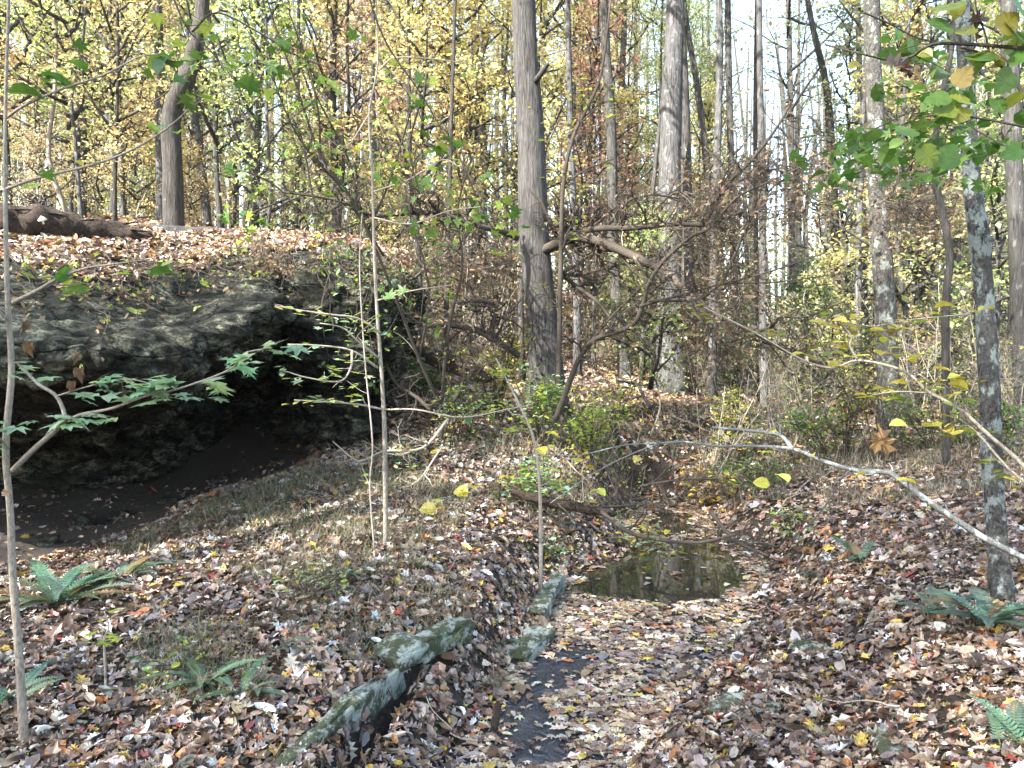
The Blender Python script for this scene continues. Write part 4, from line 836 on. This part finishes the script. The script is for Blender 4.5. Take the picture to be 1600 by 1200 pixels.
lf = MB(); q = np.array([P(a, b, 2.1) for a, b in [(1575, 35), (1590, 55), (1565, 60), (1480, 12), (1470, 40), (1510, 48), (1590, 10), (1560, 165), (1580, 160), (1505, 120), (1415, 205), (1480, 245), (1500, 155), (1502, 178), (1480, 175), (1582, 238), (1450, 245), (1570, 128), (1465, 155), (1595, 85), (1530, 90)]])
nq = len(q); scatter(lf, T_HEART, q, np.array([0, -.9, .5]) + rs.standard_normal((nq, 3)) * .35, rs.uniform(0, 6.3, nq), .072 * rs.lognormal(0, .15, nq), pick(PYM + PG[:1], nq, .1))
leaves_at(lf, tips, 18, .06, PYM, [T_WIDE], .02, .02, flatness=.5); leaves_at(lf, tg, 130, .062, PG, [T_WIDE, T_STARF], .05, .03, flatness=.5)
dl = MB(); q = np.array([P(1402, 103, 2.25), P(1415, 108, 2.25), P(1530, 32, 2.15), P(1523, 50, 2.15)])
scatter(dl, T_OAKC, q, np.array([[.2, -1, .4], [.6, -1, .1], [.3, -1, .5], [1, -1, 0]]), np.array([1.4, 1.9, 1.8, .3]), np.array([.1, .07, .085, .07]), np.array([(.2, .16, .15), (.16, .06, .03), (.1, .06, .05), (.1, .05, .03)]))
plant('overhanging_bough', 'dark arching twigs at the top right with large yellow leaves close to the viewer', 'bough', P(1760, 80, 2.0), [('branch', t_, M['twig'], True), ('foliage', lf, M['leaf'], False), ('dead_foliage', dl, M['leaf'], False)])
dl = MB(); q = np.array([P(1380, 690, 3.4), P(1372, 690, 3.4)]); scatter(dl, T_OAKC, q, np.array([[.4, -1, .2], [-.6, -1, .2]]), np.array([3.3, 2.9]), np.array([.15, .11]), np.array([(.32, .19, .09), (.36, .22, .11)]))
t_ = MB(); limb(t_, [(1376, 612, 3.12), (1378, 640, 3.3), (1380, 672, 3.4)], 1.5, 1.2, rs, 0, .1, 0, None, k=4)
plant('curled_leaf', 'big curled tan dead leaf dangling before the lichen-spotted trunk', 'dead leaf', P(1376, 612, 3.12), [('leaf_blade', dl, M['leaf'], False), ('leaf_stem', t_, M['twig'], True)])
t_ = MB(); tg = []
for pts in [[(1560, 100, 4.2), (1490, 130, 4.1), (1430, 170, 4), (1370, 200, 3.9), (1320, 225, 3.9), (1270, 245, 3.9)], [(1430, 170, 4), (1400, 220, 4), (1350, 262, 4), (1300, 270, 4)], [(1490, 130, 4.1), (1480, 200, 4.1), (1430, 250, 4.1), (1400, 290, 4.1)], [(1700, 180, 4.2), (1580, 230, 4.2), (1500, 250, 4.2), (1440, 235, 4.1)]]: limb(t_, pts, 3, 1.2, rs, 10, .3, 0, tg, k=5, flat=.4)
lf = MB(); leaves_at(lf, tg, 190, .075, PG, [T_STARF, T_WIDE], .06, .03, rs, flatness=.6)
plant('leafy_sprig', 'layered spray of small dark green leaves before the right trunks', 'sprig', P(1700, 180, 4.2), [('branch', t_, M['twig'], True), ('foliage', lf, M['leaf'], False)])
# green maple sprigs hanging in the upper middle
rs = np.random.default_rng(36)
for lab, segs, nlf in [('drooping dark twig with green maple leaves left of the centre trunk', [[(560, -60, 4.2), (600, 60, 4.2), (660, 150, 4.2), (720, 250, 4.2), (800, 330, 4.2)], [(660, 150, 4.2), (640, 230, 4.2), (655, 300, 4.2)], [(720, 250, 4.2), (760, 340, 4.2), (790, 380, 4.2)]], 55),
                       ('sprig of green star-shaped leaves above the dark forked trunk', [[(250, -60, 3.6), (290, 40, 3.6), (330, 80, 3.6), (350, 110, 3.6)], [(300, 50, 3.6), (340, 20, 3.6), (420, 60, 3.6), (470, 90, 3.6), (560, 120, 3.6)]], 46),
                       ('low sprig of green leaves over the edge of the boulder top', [[(470, 330, 6.5), (430, 290, 6.4), (390, 270, 6.3), (350, 262, 6.3)], [(450, 310, 6.5), (400, 330, 6.4), (370, 345, 6.3)]], 40)]:
    t_ = MB(); tips = []
    for pts in segs: limb(t_, pts, 3.5, 1.5, rs, 7, .25, 0, tips, k=5, flat=.6)
    lf = MB(); leaves_at(lf, tips, nlf, .085 if segs[0][0][2] < 5 else .1, PG + PYG[:1], [T_STARF], .05, .05, rs, flatness=.7)
    plant('leafy_sprig', lab, 'sprig', P(*segs[0][0]), [('branch', t_, M['twig'], True), ('foliage', lf, M['leaf'], False)])
# slim tree right of the centre trunk and bright green shrubs at its foot
t_ = MB(); tips = []; base = P(872, 640, 9.6); base[2] = gz(base[0], base[1]) - .03
limb(t_, [(872, 640, 9.6), (874, 520, 9.6), (876, 420, 9.6), (880, 290, 9.6), (895, 216, 9.6), (918, 168, 9.6), (938, 120, 9.6), (950, 40, 9.6), (960, -60, 9.6)], 9, 3, rs, 10, .9, 1, tips, k=7, ang=.7)
limb(t_, [(882, 285, 9.6), (868, 268, 9.6), (852, 264, 9.5)], 4, 2, rs, 2, .4, 0, tips)
lf = MB(); leaves_at(lf, tips, 160, .07, PYG + PYM, [T_OVAL], .07, .04, rs)
plant('tree', 'slim dark curving young tree just right of the thick centre trunk', 'tree', base, [('trunk', t_, M['twig'], True), ('crown', lf, M['leaf'], False)])
def shrub_at(label, cx, cy_, Y, w, h, nlf, size, pal, seed, stems=7, tm=(T_OVAL, T_WIDE), mat='twig', ground_it=True, low=0.0, name='shrub', flat=.35, group=None):
    rs = np.random.default_rng(seed); c = P(cx, cy_, Y); base = np.array([c[0], c[1], gz(c[0], c[1]) - .02]); t_ = MB(); tips = []
    for k in range(stems):
        a = rs.uniform(0, 6.28); tgt = base + np.array([math.cos(a) * w * rs.uniform(.2, 1), math.sin(a) * w * .7 * rs.uniform(.2, 1), h * rs.uniform(.55, 1)])
        mid_ = (base + tgt) / 2 + rs.standard_normal(3) * .12 * w + [0, 0, .1 * h]
        grow(t_, [base + rs.standard_normal(3) * .02, mid_, tgt], .012 * (h / 1.5), .004, rs, 6, .3 * w + .1, 1, 4, .03, .25, .3, tips, 1.0, 0, .5, 3)
    lf = MB(); leaves_at(lf, tips, nlf, size, pal, list(tm), .07, .03, rs, flatness=flat)
    return plant(name, label, 'shrub', base, [('stem', t_, M[mat], True), ('foliage', lf, M['leaf'], False)], group)
shrub_at('leafy bright yellow-green shrub right of the foot of the thick centre trunk', 925, 640, 9, .55, 1.15, 620, .06, PYG + [(3, .3, .4, .14)], 71, 9)
shrub_at('loose green shrub covering the foot of the thick centre trunk', 842, 655, 9.2, .6, 1.2, 600, .06, PBL + PYG + PG[:1], 72, 9)
shrub_at('low shrub with flat layered pale green leaves in front of the centre trunk', 850, 700, 7.4, .7, .62, 420, .065, PYG + PBL, 73, 9, flat=.15)
shrub_at('bluish-green low shrub at the right end of the boulder', 665, 620, 10.4, .5, .8, 480, .08, PBL + PG, 74, 7, flat=.2)
shrub_at('pale yellow leaved low shrub right of the pool head', 1010, 690, 7.6, .6, .45, 130, .075, PY + PBL, 75, 6, flat=.2)
shrub_at('dry yellow-leaved sprig on the bank before the pale flared trunk', 1100, 650, 9.4, .6, .5, 200, .075, PY + PBR, 76, 6, flat=.4)
shrub_at('dark green shrub mass left of the lichen-spotted trunk', 1290, 690, 10, .8, .75, 800, .055, PG + [(2, .12, .15, .09)], 77, 11)
shrub_at('dim grey-green shrub right of the lichen-spotted trunk', 1450, 700, 9.5, .7, .8, 700, .05, PG + [(3, .13, .16, .1)], 78, 10)
shrub_at('dim low shrub between the right trunks', 1540, 700, 9, .6, .7, 600, .05, PG + [(3, .13, .16, .1)], 79, 9)
shrub_at('dim green low shrub above the pool', 1180, 745, 8.6, .7, .4, 420, .045, PG + [(2, .12, .15, .09)], 80, 9)

shrub_at('pale green low plant with flat leaves between the boulder and the centre trunk', 730, 640, 9.2, .7, .7, 420, .06, PBL + PYG, 81, 9, flat=.15)
shrub_at('airy yellow-green sapling clump left of the centre trunk foot', 775, 620, 10, .5, 1.5, 420, .06, PYG + PY, 82, 8, flat=.3)
shrub_at('small pale leaved plant by the fallen stick on the slope', 640, 690, 8.2, .45, .4, 160, .05, PBL + PYG, 83, 7, flat=.2)
shrub_at('yellow-green leafy sapling clump right of the pale flared trunk', 1130, 640, 10.5, .6, 1.3, 420, .06, PYG + PY, 84, 8, flat=.3)
shrub_at('thin sapling clump with tan leaves left of the lichen-spotted trunk', 1320, 680, 9.6, .5, 1.4, 300, .06, PYG + PBR, 85, 8, flat=.4)
shrub_at('sparse light green plant on the bank right of the pool', 1240, 800, 7.2, .35, .35, 140, .05, PBL + PYG, 86, 6, flat=.2)
shrub_at('low weed patch with small green leaves beside the second fern', 300, 1060, 3.7, .25, .16, 90, .03, PG + PYG, 87, 8)
shrub_at('low weeds sprouting from the litter near the middle sapling', 480, 960, 4.6, .3, .2, 110, .03, PBL + PYG, 88, 8)
shrub_at('tiny green plants at the left bank above the pool', 860, 800, 6.6, .3, .25, 120, .035, PG + PBL, 89, 8)

# vines and roots over the rim of the boulder
def surf(fs, ft):
    i = int(np.clip(fs, 0, 1) * (NS - 1)); j = int(np.clip(ft, 0, 1) * (NT - 1)); return S_[i, j], N_[i, j]
rs = np.random.default_rng(37)
def vines(label, name, s0, s1, n_, pal, nlf, size, mat, len_=(.1, .5), tm=(T_OVAL,)):
    t_ = MB(); tips = []; b0 = surf((s0 + s1) / 2, .28)[0]
    for k in range(n_):
        a = rs.uniform(s0, s1); b = rs.uniform(.2, .36); p = []; L = rs.uniform(*len_); ph = rs.uniform(0, 6)
        for st in range(7):
            sp_, nr = surf(a + .012 * math.sin(ph + st * 1.3), b + L * st / 6); p.append(sp_ + nr * (.05 + .05 * rs.uniform()) + [0, 0, .02])
        p = np.array(p); grow(t_, p, .007, .003, rs, 4, .14, 0, 4, -.15, .3, .1, tips, 1, 0, 1, 3)
        tips += [(q_, np.array([0, 0, -1.]), 0) for q_ in p]
    lf = MB(); leaves_at(lf, tips, nlf, size, pal, list(tm), .06, .05, rs, flatness=.8)
    plant(name, label, 'vine', b0, [('stem', t_, M[mat], True), ('foliage', lf, M['leaf'], False)])
vines('green leafy vine hanging over the right shoulder of the boulder', 'vine', .7, .9, 26, PBL + PG + PYG, 420, .07, 'twig', (.1, .4))
vines('bare roots and dead leaves dangling from the left rim of the boulder', 'hanging_roots', .12, .5, 60, PBR + PYG[:1], 800, .065, 'twig', (.05, .22), (T_OVC, T_STC))
vines('brown dead leaf curtain over the middle rim of the boulder', 'hanging_roots', .45, .9, 50, PBR, 1000, .06, 'twig', (.05, .2), (T_OVC, T_STC))

# fallen sticks and twigs lying on the leaves, each its own object
rs = np.random.default_rng(38)
spots = [(880, 780), (960, 770), (1090, 765), (1150, 800), (1240, 780), (640, 740), (560, 790), (420, 800), (330, 830), (760, 840), (700, 900), (480, 880), (1300, 900), (1420, 930), (1260, 1050), (1500, 1060), (1350, 1110), (560, 980), (330, 960), (180, 1010), (250, 1130), (600, 1100), (700, 1150), (1100, 830), (1180, 850), (1010, 745), (1450, 800), (1540, 860), (900, 740), (830, 820), (740, 760), (1330, 790)]
for k, (a, b) in enumerate(spots):
    Y = gp(a, b); c = P(a, b, Y); az = rs.uniform(0, 3.14); L = rs.uniform(.25, .7) * (1 if Y < 6 else 1.5); n_ = 7; t_ = MB(); tt_ = np.linspace(-.5, .5, n_)
    x = c[0] + np.cos(az) * L * tt_ + rs.normal(0, .012, n_); y = c[1] + np.sin(az) * L * tt_ + rs.normal(0, .012, n_); z = ground(x, y); z = np.maximum(z, WZ) + .02 + .03 * (tt_ + .5) * rs.uniform(0, 2)
    p = np.stack([x - c[0], y - c[1], z - c[2]], -1); r = rs.uniform(.003, .008) * (1 if Y < 6 else 1.5)
    grow(t_, p, r, r * .4, rs, int(rs.integers(2, 6)), L * .35, 0, 5, .0, .2, .2, None, 1.0, 0, .3, 2, .1)
    near = min([(math.hypot(a - q_[0], b - q_[1]), q_[2]) for q_ in [(1050, 900, 'the pool'), (603, 870, 'the middle sapling'), (95, 945, 'the big left fern'), (1545, 975, 'the near lichen trunk'), (860, 1060, 'the lower stream'), (850, 650, 'the thick centre trunk'), (545, 1100, 'the long slab'), (1345, 875, 'the right bank fern'), (320, 790, 'the dark hollow'), (1385, 690, 'the curled leaf'), (1430, 1150, 'the low green stone')]])[1]
    side = lambda: 0
    def mk():
        return f"{['short', 'thin', 'crooked', 'branched', 'pale', 'slender'][rs.integers(0, 6)]} {['grey', 'brown', 'bare'][rs.integers(0, 3)]} twig lying on the leaves near {near}",
    tag(obj('fallen_twig', t_, M[['twig', 'twig_pale', 'limb'][k % 3]], loc=tuple(c)), fresh(mk)[0], 'twig', 'twigs lying on the leaves')

# ------------------------------------------------------------------ logs, stones, ferns, grass
def log(name, label, pts, wd, seed, mat='rotten', sides=22, rough=.22, hollow=False, ends=None):
    rs = np.random.default_rng(seed); P_ = pl(pts); base = P_[0].copy(); sp, sr = smooth_path(np.array(P_) - base, [w_ / 2 * a[2] / F for a, w_ in zip(pts, wd)], 10)
    t_ = MB(); tube(t_, sp, sr, sides, rough=rough)
    o = thing(name, label, 'log', tuple(base)); obj('log_wood', t_, M[mat], o)
    return o, sp, sr, base
o_, sp_, sr_, b_ = log('rotten_log', 'dark broken rotten log lying at the left end of the boulder top', [(-60, 345, 8.6), (0, 350, 8.8), (60, 352, 9), (120, 360, 9.3), (190, 371, 9.6), (232, 376, 9.8)], [64, 60, 56, 48, 38, 30], 1, rough=.3)
s_ = MB()
for k in range(26):                                          # splinters of torn wood
    i = int(rs.uniform(2, len(sp_) - 3)); p = sp_[i] + np.array([rs.uniform(-.1, .1), -sr_[i] * .8, rs.uniform(-.6, .9) * sr_[i]]); d = unit(sp_[i + 1] - sp_[i]) + rs.standard_normal(3) * .18
    tube(s_, np.array([p, p + d * .12, p + d * rs.uniform(.2, .4)]), [.02, .016, .004], 4)
obj('splinter', s_, M['rotten'], o_)
f_ = MB(); tube(f_, np.array([(0, 0, 0), (0, -.02, .05)]), [.012, .01], 7); tube(f_, np.array([(0, -.02, .045), (0, -.03, .06)]), [.05, .03], 10); q = P(68, 350, 8.75) - b_; obj('bracket_fungus', f_, M['fungus'], o_, loc=tuple(q))
log('fallen_log', 'grey leaf-dusted log running right across the boulder top to the forked trunk', [(170, 361, 11.6), (240, 364, 11.8), (330, 368, 12), (430, 374, 12.2), (500, 382, 12.4)], [24, 26, 24, 20, 14], 2, 'bark_grey', rough=.15)
log('rotten_log', 'short dark rotten log with a red-brown broken end right of the boulder', [(640, 545, 10.4), (670, 557, 10.2), (710, 570, 10), (750, 588, 9.8), (765, 592, 9.8)], [12, 26, 26, 22, 12], 3, rough=.25)
log('fallen_log', 'pale log lying in the sunlit strip beyond the pool', [(1080, 672, 13), (1140, 655, 13.4), (1220, 655, 13.8), (1330, 655, 14.4)], [10, 14, 13, 9], 4, 'bark_pale', rough=.15)
log('fallen_log', 'thin dark log at the foot of the thick centre trunk slope', [(800, 768, 7.25), (840, 780, 7.2), (900, 792, 7.2), (960, 803, 7.1)], [9, 14, 15, 10], 5, rough=.2)
log('dead_stick', 'grey stick slanting by the mossy stones at the lower edge', [(350, 1210, 3.15), (385, 1175, 3.25), (420, 1140, 3.35)], [14, 13, 10], 6, 'bark_grey', 8, .1)
log('dead_stick', 'short dark stump of wood standing at the water edge', [(772, 1140, 3.55), (775, 1120, 3.6), (778, 1100, 3.65)], [13, 13, 11], 7, 'rotten', 8, .1)

def stone(label, a, b, Y0, Y1, wid, hgt, seed, mat='mossrock', lift=0.0):
    rs = np.random.default_rng(seed); p0, p1 = P(a[0], a[1], Y0), P(b[0], b[1], Y1); c = (p0 + p1) / 2; L = np.linalg.norm((p1 - p0)[:2]) / 2
    az = math.atan2(p1[1] - p0[1], p1[0] - p0[0]); nu, nv = 64, 40; u = np.linspace(0, 2 * math.pi, nu, endpoint=False); v = np.linspace(-math.pi / 2, math.pi / 2, nv)
    U, V_ = np.meshgrid(u, v); sg = lambda x, e: np.sign(x) * np.abs(x) ** (e * .38)
    X = sg(np.cos(V_), .6) * sg(np.cos(U), .7) * L; Y_ = sg(np.cos(V_), .6) * sg(np.sin(U), .7) * wid; Z = sg(np.sin(V_), .6) * hgt
    q = np.stack([X, Y_, Z], -1).reshape(-1, 3); n_ = q / (np.linalg.norm(q, axis=1, keepdims=True) + 1e-6)
    q = q + n_ * (.42 * min(wid, hgt) * (1 - 2 * np.abs(fbm(q * 5 + seed * 7, seed, 4))) + .02 * (1 - 2 * np.abs(fbm(q * np.array([9, 9, 26]) + seed, seed, 4))) + .05 * fbm(q * np.array([4, 4, 16]) + seed, seed + 5, 4))[:, None]
    ca, sa = math.cos(az), math.sin(az); q = np.stack([q[:, 0] * ca - q[:, 1] * sa, q[:, 0] * sa + q[:, 1] * ca, q[:, 2]], -1)
    J = np.arange(nu * nv).reshape(nv, nu); Jn = np.roll(J, -1, 1); mb = MB(); mb.add(q, q=np.stack([J[:-1], Jn[:-1], Jn[1:], J[1:]], -1))
    z = c[2] if lift is None else gz(c[0], c[1]) + lift
    return tag(obj('mossy_stone', mb, M[mat], loc=(c[0], c[1], z)), label, 'stone', 'stones edging the gully')
for lab, a, b, wid, h, lf_ in [('long pale-topped slab of stone slanting along the dark gully', (448, 1195), (626, 1036), .038, .08, -.012), ('squat mossy stone at the upper end of the long slab', (610, 1035), (645, 1012), .07, .045, -.01),
                              ('small pale stone with a grass tuft above the gully', (660, 1035), (725, 1000), .045, .06, .0), ('mossy stone at the pool bank with a pale lichen crust', (842, 965), (875, 912), .06, .09, .0),
                              ('dark mossy stone over the lower stream', (800, 1030), (850, 1000), .09, .06, -.02), ('low green stone on the near right bank', (1370, 1165), (1450, 1145), .12, .03, -.02),
                              ('mossy hump of stone showing on the near left slope', (215, 1040), (275, 1020), .13, .03, -.02), ('small green stone right of the floating leaves', (1240, 1015), (1290, 1005), .09, .03, -.015), ('flat dark green stone at the lower right by the leaves', (1130, 1125), (1200, 1095), .1, .03, -.02)]:
    stone(lab, a, b, gp(*a), gp(*b), wid, h, len(lab), lift=lf_)

for k, (a, b) in enumerate([(110, 800), (170, 790), (250, 765), (330, 735), (60, 830), (420, 712)]):
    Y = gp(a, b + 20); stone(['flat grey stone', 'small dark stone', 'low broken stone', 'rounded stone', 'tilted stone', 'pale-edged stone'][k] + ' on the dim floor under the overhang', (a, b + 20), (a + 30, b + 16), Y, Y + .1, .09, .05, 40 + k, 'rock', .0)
def frond(mb, base, d, L, rs, wide=.075, arch=.5, col=None):
    n_ = 22; d = unit([d[0], d[1], 0]); side = np.array([-d[1], d[0], 0]); t = np.linspace(0, 1, n_)
    e = rs.uniform(.3, .95); path = base + d[None] * (L * (t * .9))[:, None] + np.array([0, 0, 1.]) * (L * (e * t - arch * 1.5 * t ** 2 * e))[:, None] + side * (L * .1 * rs.normal() * t ** 2)[:, None]
    tube(mb, path[::3], np.linspace(.0035, .001, len(path[::3])), 3, col=(.12, .14, .05), cap=False)
    g = np.gradient(path, axis=0); g /= np.linalg.norm(g, axis=1, keepdims=True); up = np.cross(side, g); V = []; T_ = []
    for k in range(2, n_):
        w_ = wide * L / .45 * math.sin(math.pi * (.12 + .86 * t[k]) ** .75) * rs.uniform(.85, 1.1)
        for s in (-1, 1):
            a = path[k]; sd_ = side * s; b_ = a + sd_ * w_ + g[k] * w_ * .25 - up[k] * w_ * .18; hw = L / n_ * .46; m_ = a + sd_ * w_ * .5 + g[k] * w_ * .1
            i = len(V); V += [a - g[k] * hw * .7, m_ - g[k] * hw, b_, m_ + g[k] * hw, a + g[k] * hw * .8]; T_ += [(i, i + 1, i + 4), (i + 1, i + 3, i + 4), (i + 1, i + 2, i + 3)]
    mb.add(V, t=T_, col=col)
def fern(label, px, py, nf, L, seed, spread=6.28, dirn=None):
    rs = np.random.default_rng(seed); Y = gp(px, py); c = P(px, py, Y); base = np.array([c[0], c[1], gz(c[0], c[1]) + .01]); mb = MB()
    for k in range(nf):
        a = rs.uniform(0, 6.28) if dirn is None else dirn + rs.uniform(-1, 1) * spread / 2
        c_ = np.array([.3, .2, .09]) * .7 if rs.uniform() < .12 else np.array([.085, .155, .11]) * rs.uniform(.75, 1.35) * np.array([rs.uniform(.8, 1.4), 1, rs.uniform(.8, 1.1)])
        frond(mb, rs.standard_normal(3) * [.03, .03, 0], (math.cos(a), math.sin(a)), .84 * L * rs.uniform(.6, 1.1), rs, .062, rs.uniform(.3, .55), c_)
    o = obj('fern', mb, M['fern'], smooth=False, loc=tuple(base)); tag(o, label, 'fern', 'evergreen ferns')
fern('large spreading fern clump left, under the dark hollow', 95, 945, 26, .55, 1)
fern('smaller fern right behind the large left clump', 190, 905, 14, .42, 2)
fern('fern clump on the near left slope below the first big fern', 320, 1070, 15, .36, 3)
fern('lone fern frond lying right of the near left clump', 430, 1020, 4, .3, 4)
fern('fern at the lower left edge by the sapling', 20, 1095, 9, .36, 5)
fern('big fern at the foot of the near lichen trunk', 1545, 975, 20, .5, 6)
fern('drooping fern just left of the near lichen trunk', 1470, 960, 10, .34, 7)
fern('fern half buried in leaves on the right bank', 1345, 875, 12, .36, 8)
fern('faint low fern left of the half buried one', 1265, 905, 8, .3, 9)
fern('small fern on the bank above the pool', 1240, 812, 9, .3, 10)
fern('fern in the lower right corner', 1592, 1170, 9, .34, 11)
fern('fern in the grass left of the middle sapling', 545, 905, 9, .3, 12)
fern('fern by the mossy stone at the stream', 790, 1010, 7, .2, 13)
fern('fern at the lower middle right of the near left clump', 385, 1085, 8, .3, 14)

def tuft(label, px, py, n_, L, seed, pal, droop=.6):
    rs = np.random.default_rng(seed); Y = gp(px, py); c = P(px, py, Y); base = (c[0], c[1], gz(c[0], c[1])); mb = MB()
    for k in range(n_):
        a = rs.uniform(0, 6.28); l = L * rs.uniform(.6, 1.2); d = np.array([math.cos(a), math.sin(a), 0]); t = np.linspace(0, 1, 5)[:, None]; e = rs.uniform(.5, 1.2)
        p = rs.standard_normal(3) * [.02, .02, 0] + d * l * t * rs.uniform(.4, 1) + np.array([0, 0, 1]) * l * (e * t - droop * t ** 2 * e * 1.2)
        s = np.array([-d[1], d[0], 0]) * .0035 * (1 - t * .8); c0 = pick(pal, 1)[0]; V = np.concatenate([p - s, p + s])
        mb.add(V, q=[(i, i + 1, i + 6, i + 5) for i in range(4)], col=c0)
    tag(obj('grass_tuft', mb, M['straw'], smooth=False, loc=base), label, 'grass tuft', 'sedge tufts by the stream')
PGR = [(3, .09, .16, .06), (2, .16, .24, .1), (1, .3, .3, .15)]; PST = [(3, .16, .135, .09), (2, .24, .2, .13), (3, .11, .145, .07), (1, .32, .28, .2)]
tuft('green grass tuft on the small pale stone', 695, 1005, 90, .17, 1, PGR); tuft('drooping grass tuft at the edge of the lower stream', 872, 1010, 110, .16, 2, PGR)
tuft('bright green grass tuft at the left bank of the pool head', 950, 815, 120, .28, 3, PGR); tuft('grass tuft on the dark bank left of the pool head', 880, 800, 90, .24, 4, PGR)
tuft('dry straw tuft hanging beside the lower stream', 765, 1075, 80, .18, 5, PST); tuft('dry straw tuft right of the middle sapling foot', 650, 890, 90, .22, 6, PST)

# dry grass and twiggy undergrowth, countless
def blades(name, label, regions, pal, w0=.0022, mat='straw', seed=3, kindlabel='dry grass'):
    rs = np.random.default_rng(seed); mb = MB()
    for poly, n_, L, lean in regions:
        po = np.array([P(a, b, 1)[[0]] for a, b in poly]); xy = []
        pw = np.array([gp_pt(a, b) for a, b in poly]); x0, y0 = pw.min(0); x1, y1 = pw.max(0)
        x = rs.uniform(x0, x1, n_ * 3); y = rs.uniform(y0, y1, n_ * 3); k = inpoly(x, y, pw) & (vnoise(np.c_[x * 2.2, y * 2.2, 0 * x], 15) + rs.uniform(-.5, .7, len(x)) > 0); x, y = x[k][:n_], y[k][:n_]
        z = ground(x, y); k = z > WZ + .02; x, y, z = x[k], y[k], z[k]; n2 = len(x)
        b = np.stack([x, y, z], -1); a = rs.uniform(0, 6.28, n2); d = np.stack([np.cos(a), np.sin(a), 0 * a], -1); l = L * rs.lognormal(0, .35, n2)[:, None]; e = rs.uniform(.3, 1.1, (n2, 1))
        s = np.stack([-d[:, 1], d[:, 0], 0 * a], -1) * w0 * np.maximum(1, y / 5)[:, None]
        lv = []
        for t in (0, .35, .7, 1.0):
            p = b + d * l * t * lean + np.array([0, 0, 1]) * l * e * (t - .35 * t * t); lv += [p - s * (1 - .8 * t), p + s * (1 - .8 * t)]
        V = np.stack(lv, 1); o_ = (np.arange(n2) * 8)[:, None, None]; Q = (np.array([(0, 1, 3, 2), (2, 3, 5, 4), (4, 5, 7, 6)])[None] + o_).reshape(-1, 4)
        mb.add(V.reshape(-1, 3), q=Q, col=np.repeat(pick(pal, n2), 8, 0))
    tag(struct(obj(name, mb, M[mat], smooth=False), 'stuff'), label, kindlabel)
def gp_pt(px, py):
    Y = gp(px, py); c = P(px, py, Y); return c[:2]
blades('dry_grass', 'dry tan and greenish grass stalks on the left slope below the hollow', [([(150, 870), (330, 790), (600, 700), (700, 700), (740, 800), (620, 900), (460, 930), (260, 880)], 15000, .13, .5), ([(420, 960), (720, 900), (760, 1000), (560, 1060)], 1800, .12, .6), ([(200, 1000), (380, 980), (420, 1100), (240, 1120)], 1400, .12, .6)], PST)
blades('undergrowth', 'brown twiggy undergrowth across the middle slope', [([(620, 690), (900, 660), (1200, 680), (1250, 790), (1150, 800), (1000, 790), (850, 860), (700, 780)], 9000, .24, .45), ([(1200, 700), (1600, 690), (1600, 770), (1300, 800)], 6000, .22, .45), ([(660, 645), (1000, 642), (1300, 650), (1250, 700), (700, 700)], 6000, .3, .4)], [(3, .16, .125, .09), (2, .26, .21, .16), (2, .13, .17, .09), (1, .4, .34, .25)], .002, seed=8, kindlabel='undergrowth')

# ------------------------------------------------------------------ haze
HAZE = 0.0004
if HAZE:
    m = bpy.data.materials.new('haze'); m.use_nodes = True; n = m.node_tree; n.nodes.remove(n.nodes['Principled BSDF'])
    v = n.nodes.new('ShaderNodeVolumePrincipled'); v.inputs['Color'].default_value = (.9, .93, 1, 1); v.inputs['Density'].default_value = HAZE; v.inputs['Anisotropy'].default_value = .2
    n.links.new(v.outputs[0], n.nodes['Material Output'].inputs['Volume'])
    x0, x1, y0, y1, z0, z1 = -620, 620, -620, 620, -12, 60
    mb = MB(); mb.add([(x, y, z) for z in (z0, z1) for y in (y0, y1) for x in (x0, x1)], q=[(0, 2, 3, 1), (4, 5, 7, 6), (0, 1, 5, 4), (2, 6, 7, 3), (0, 4, 6, 2), (1, 3, 7, 5)])
    struct(obj('haze', mb, m, smooth=False), 'stuff')['label'] = 'thin pale haze between the trees'
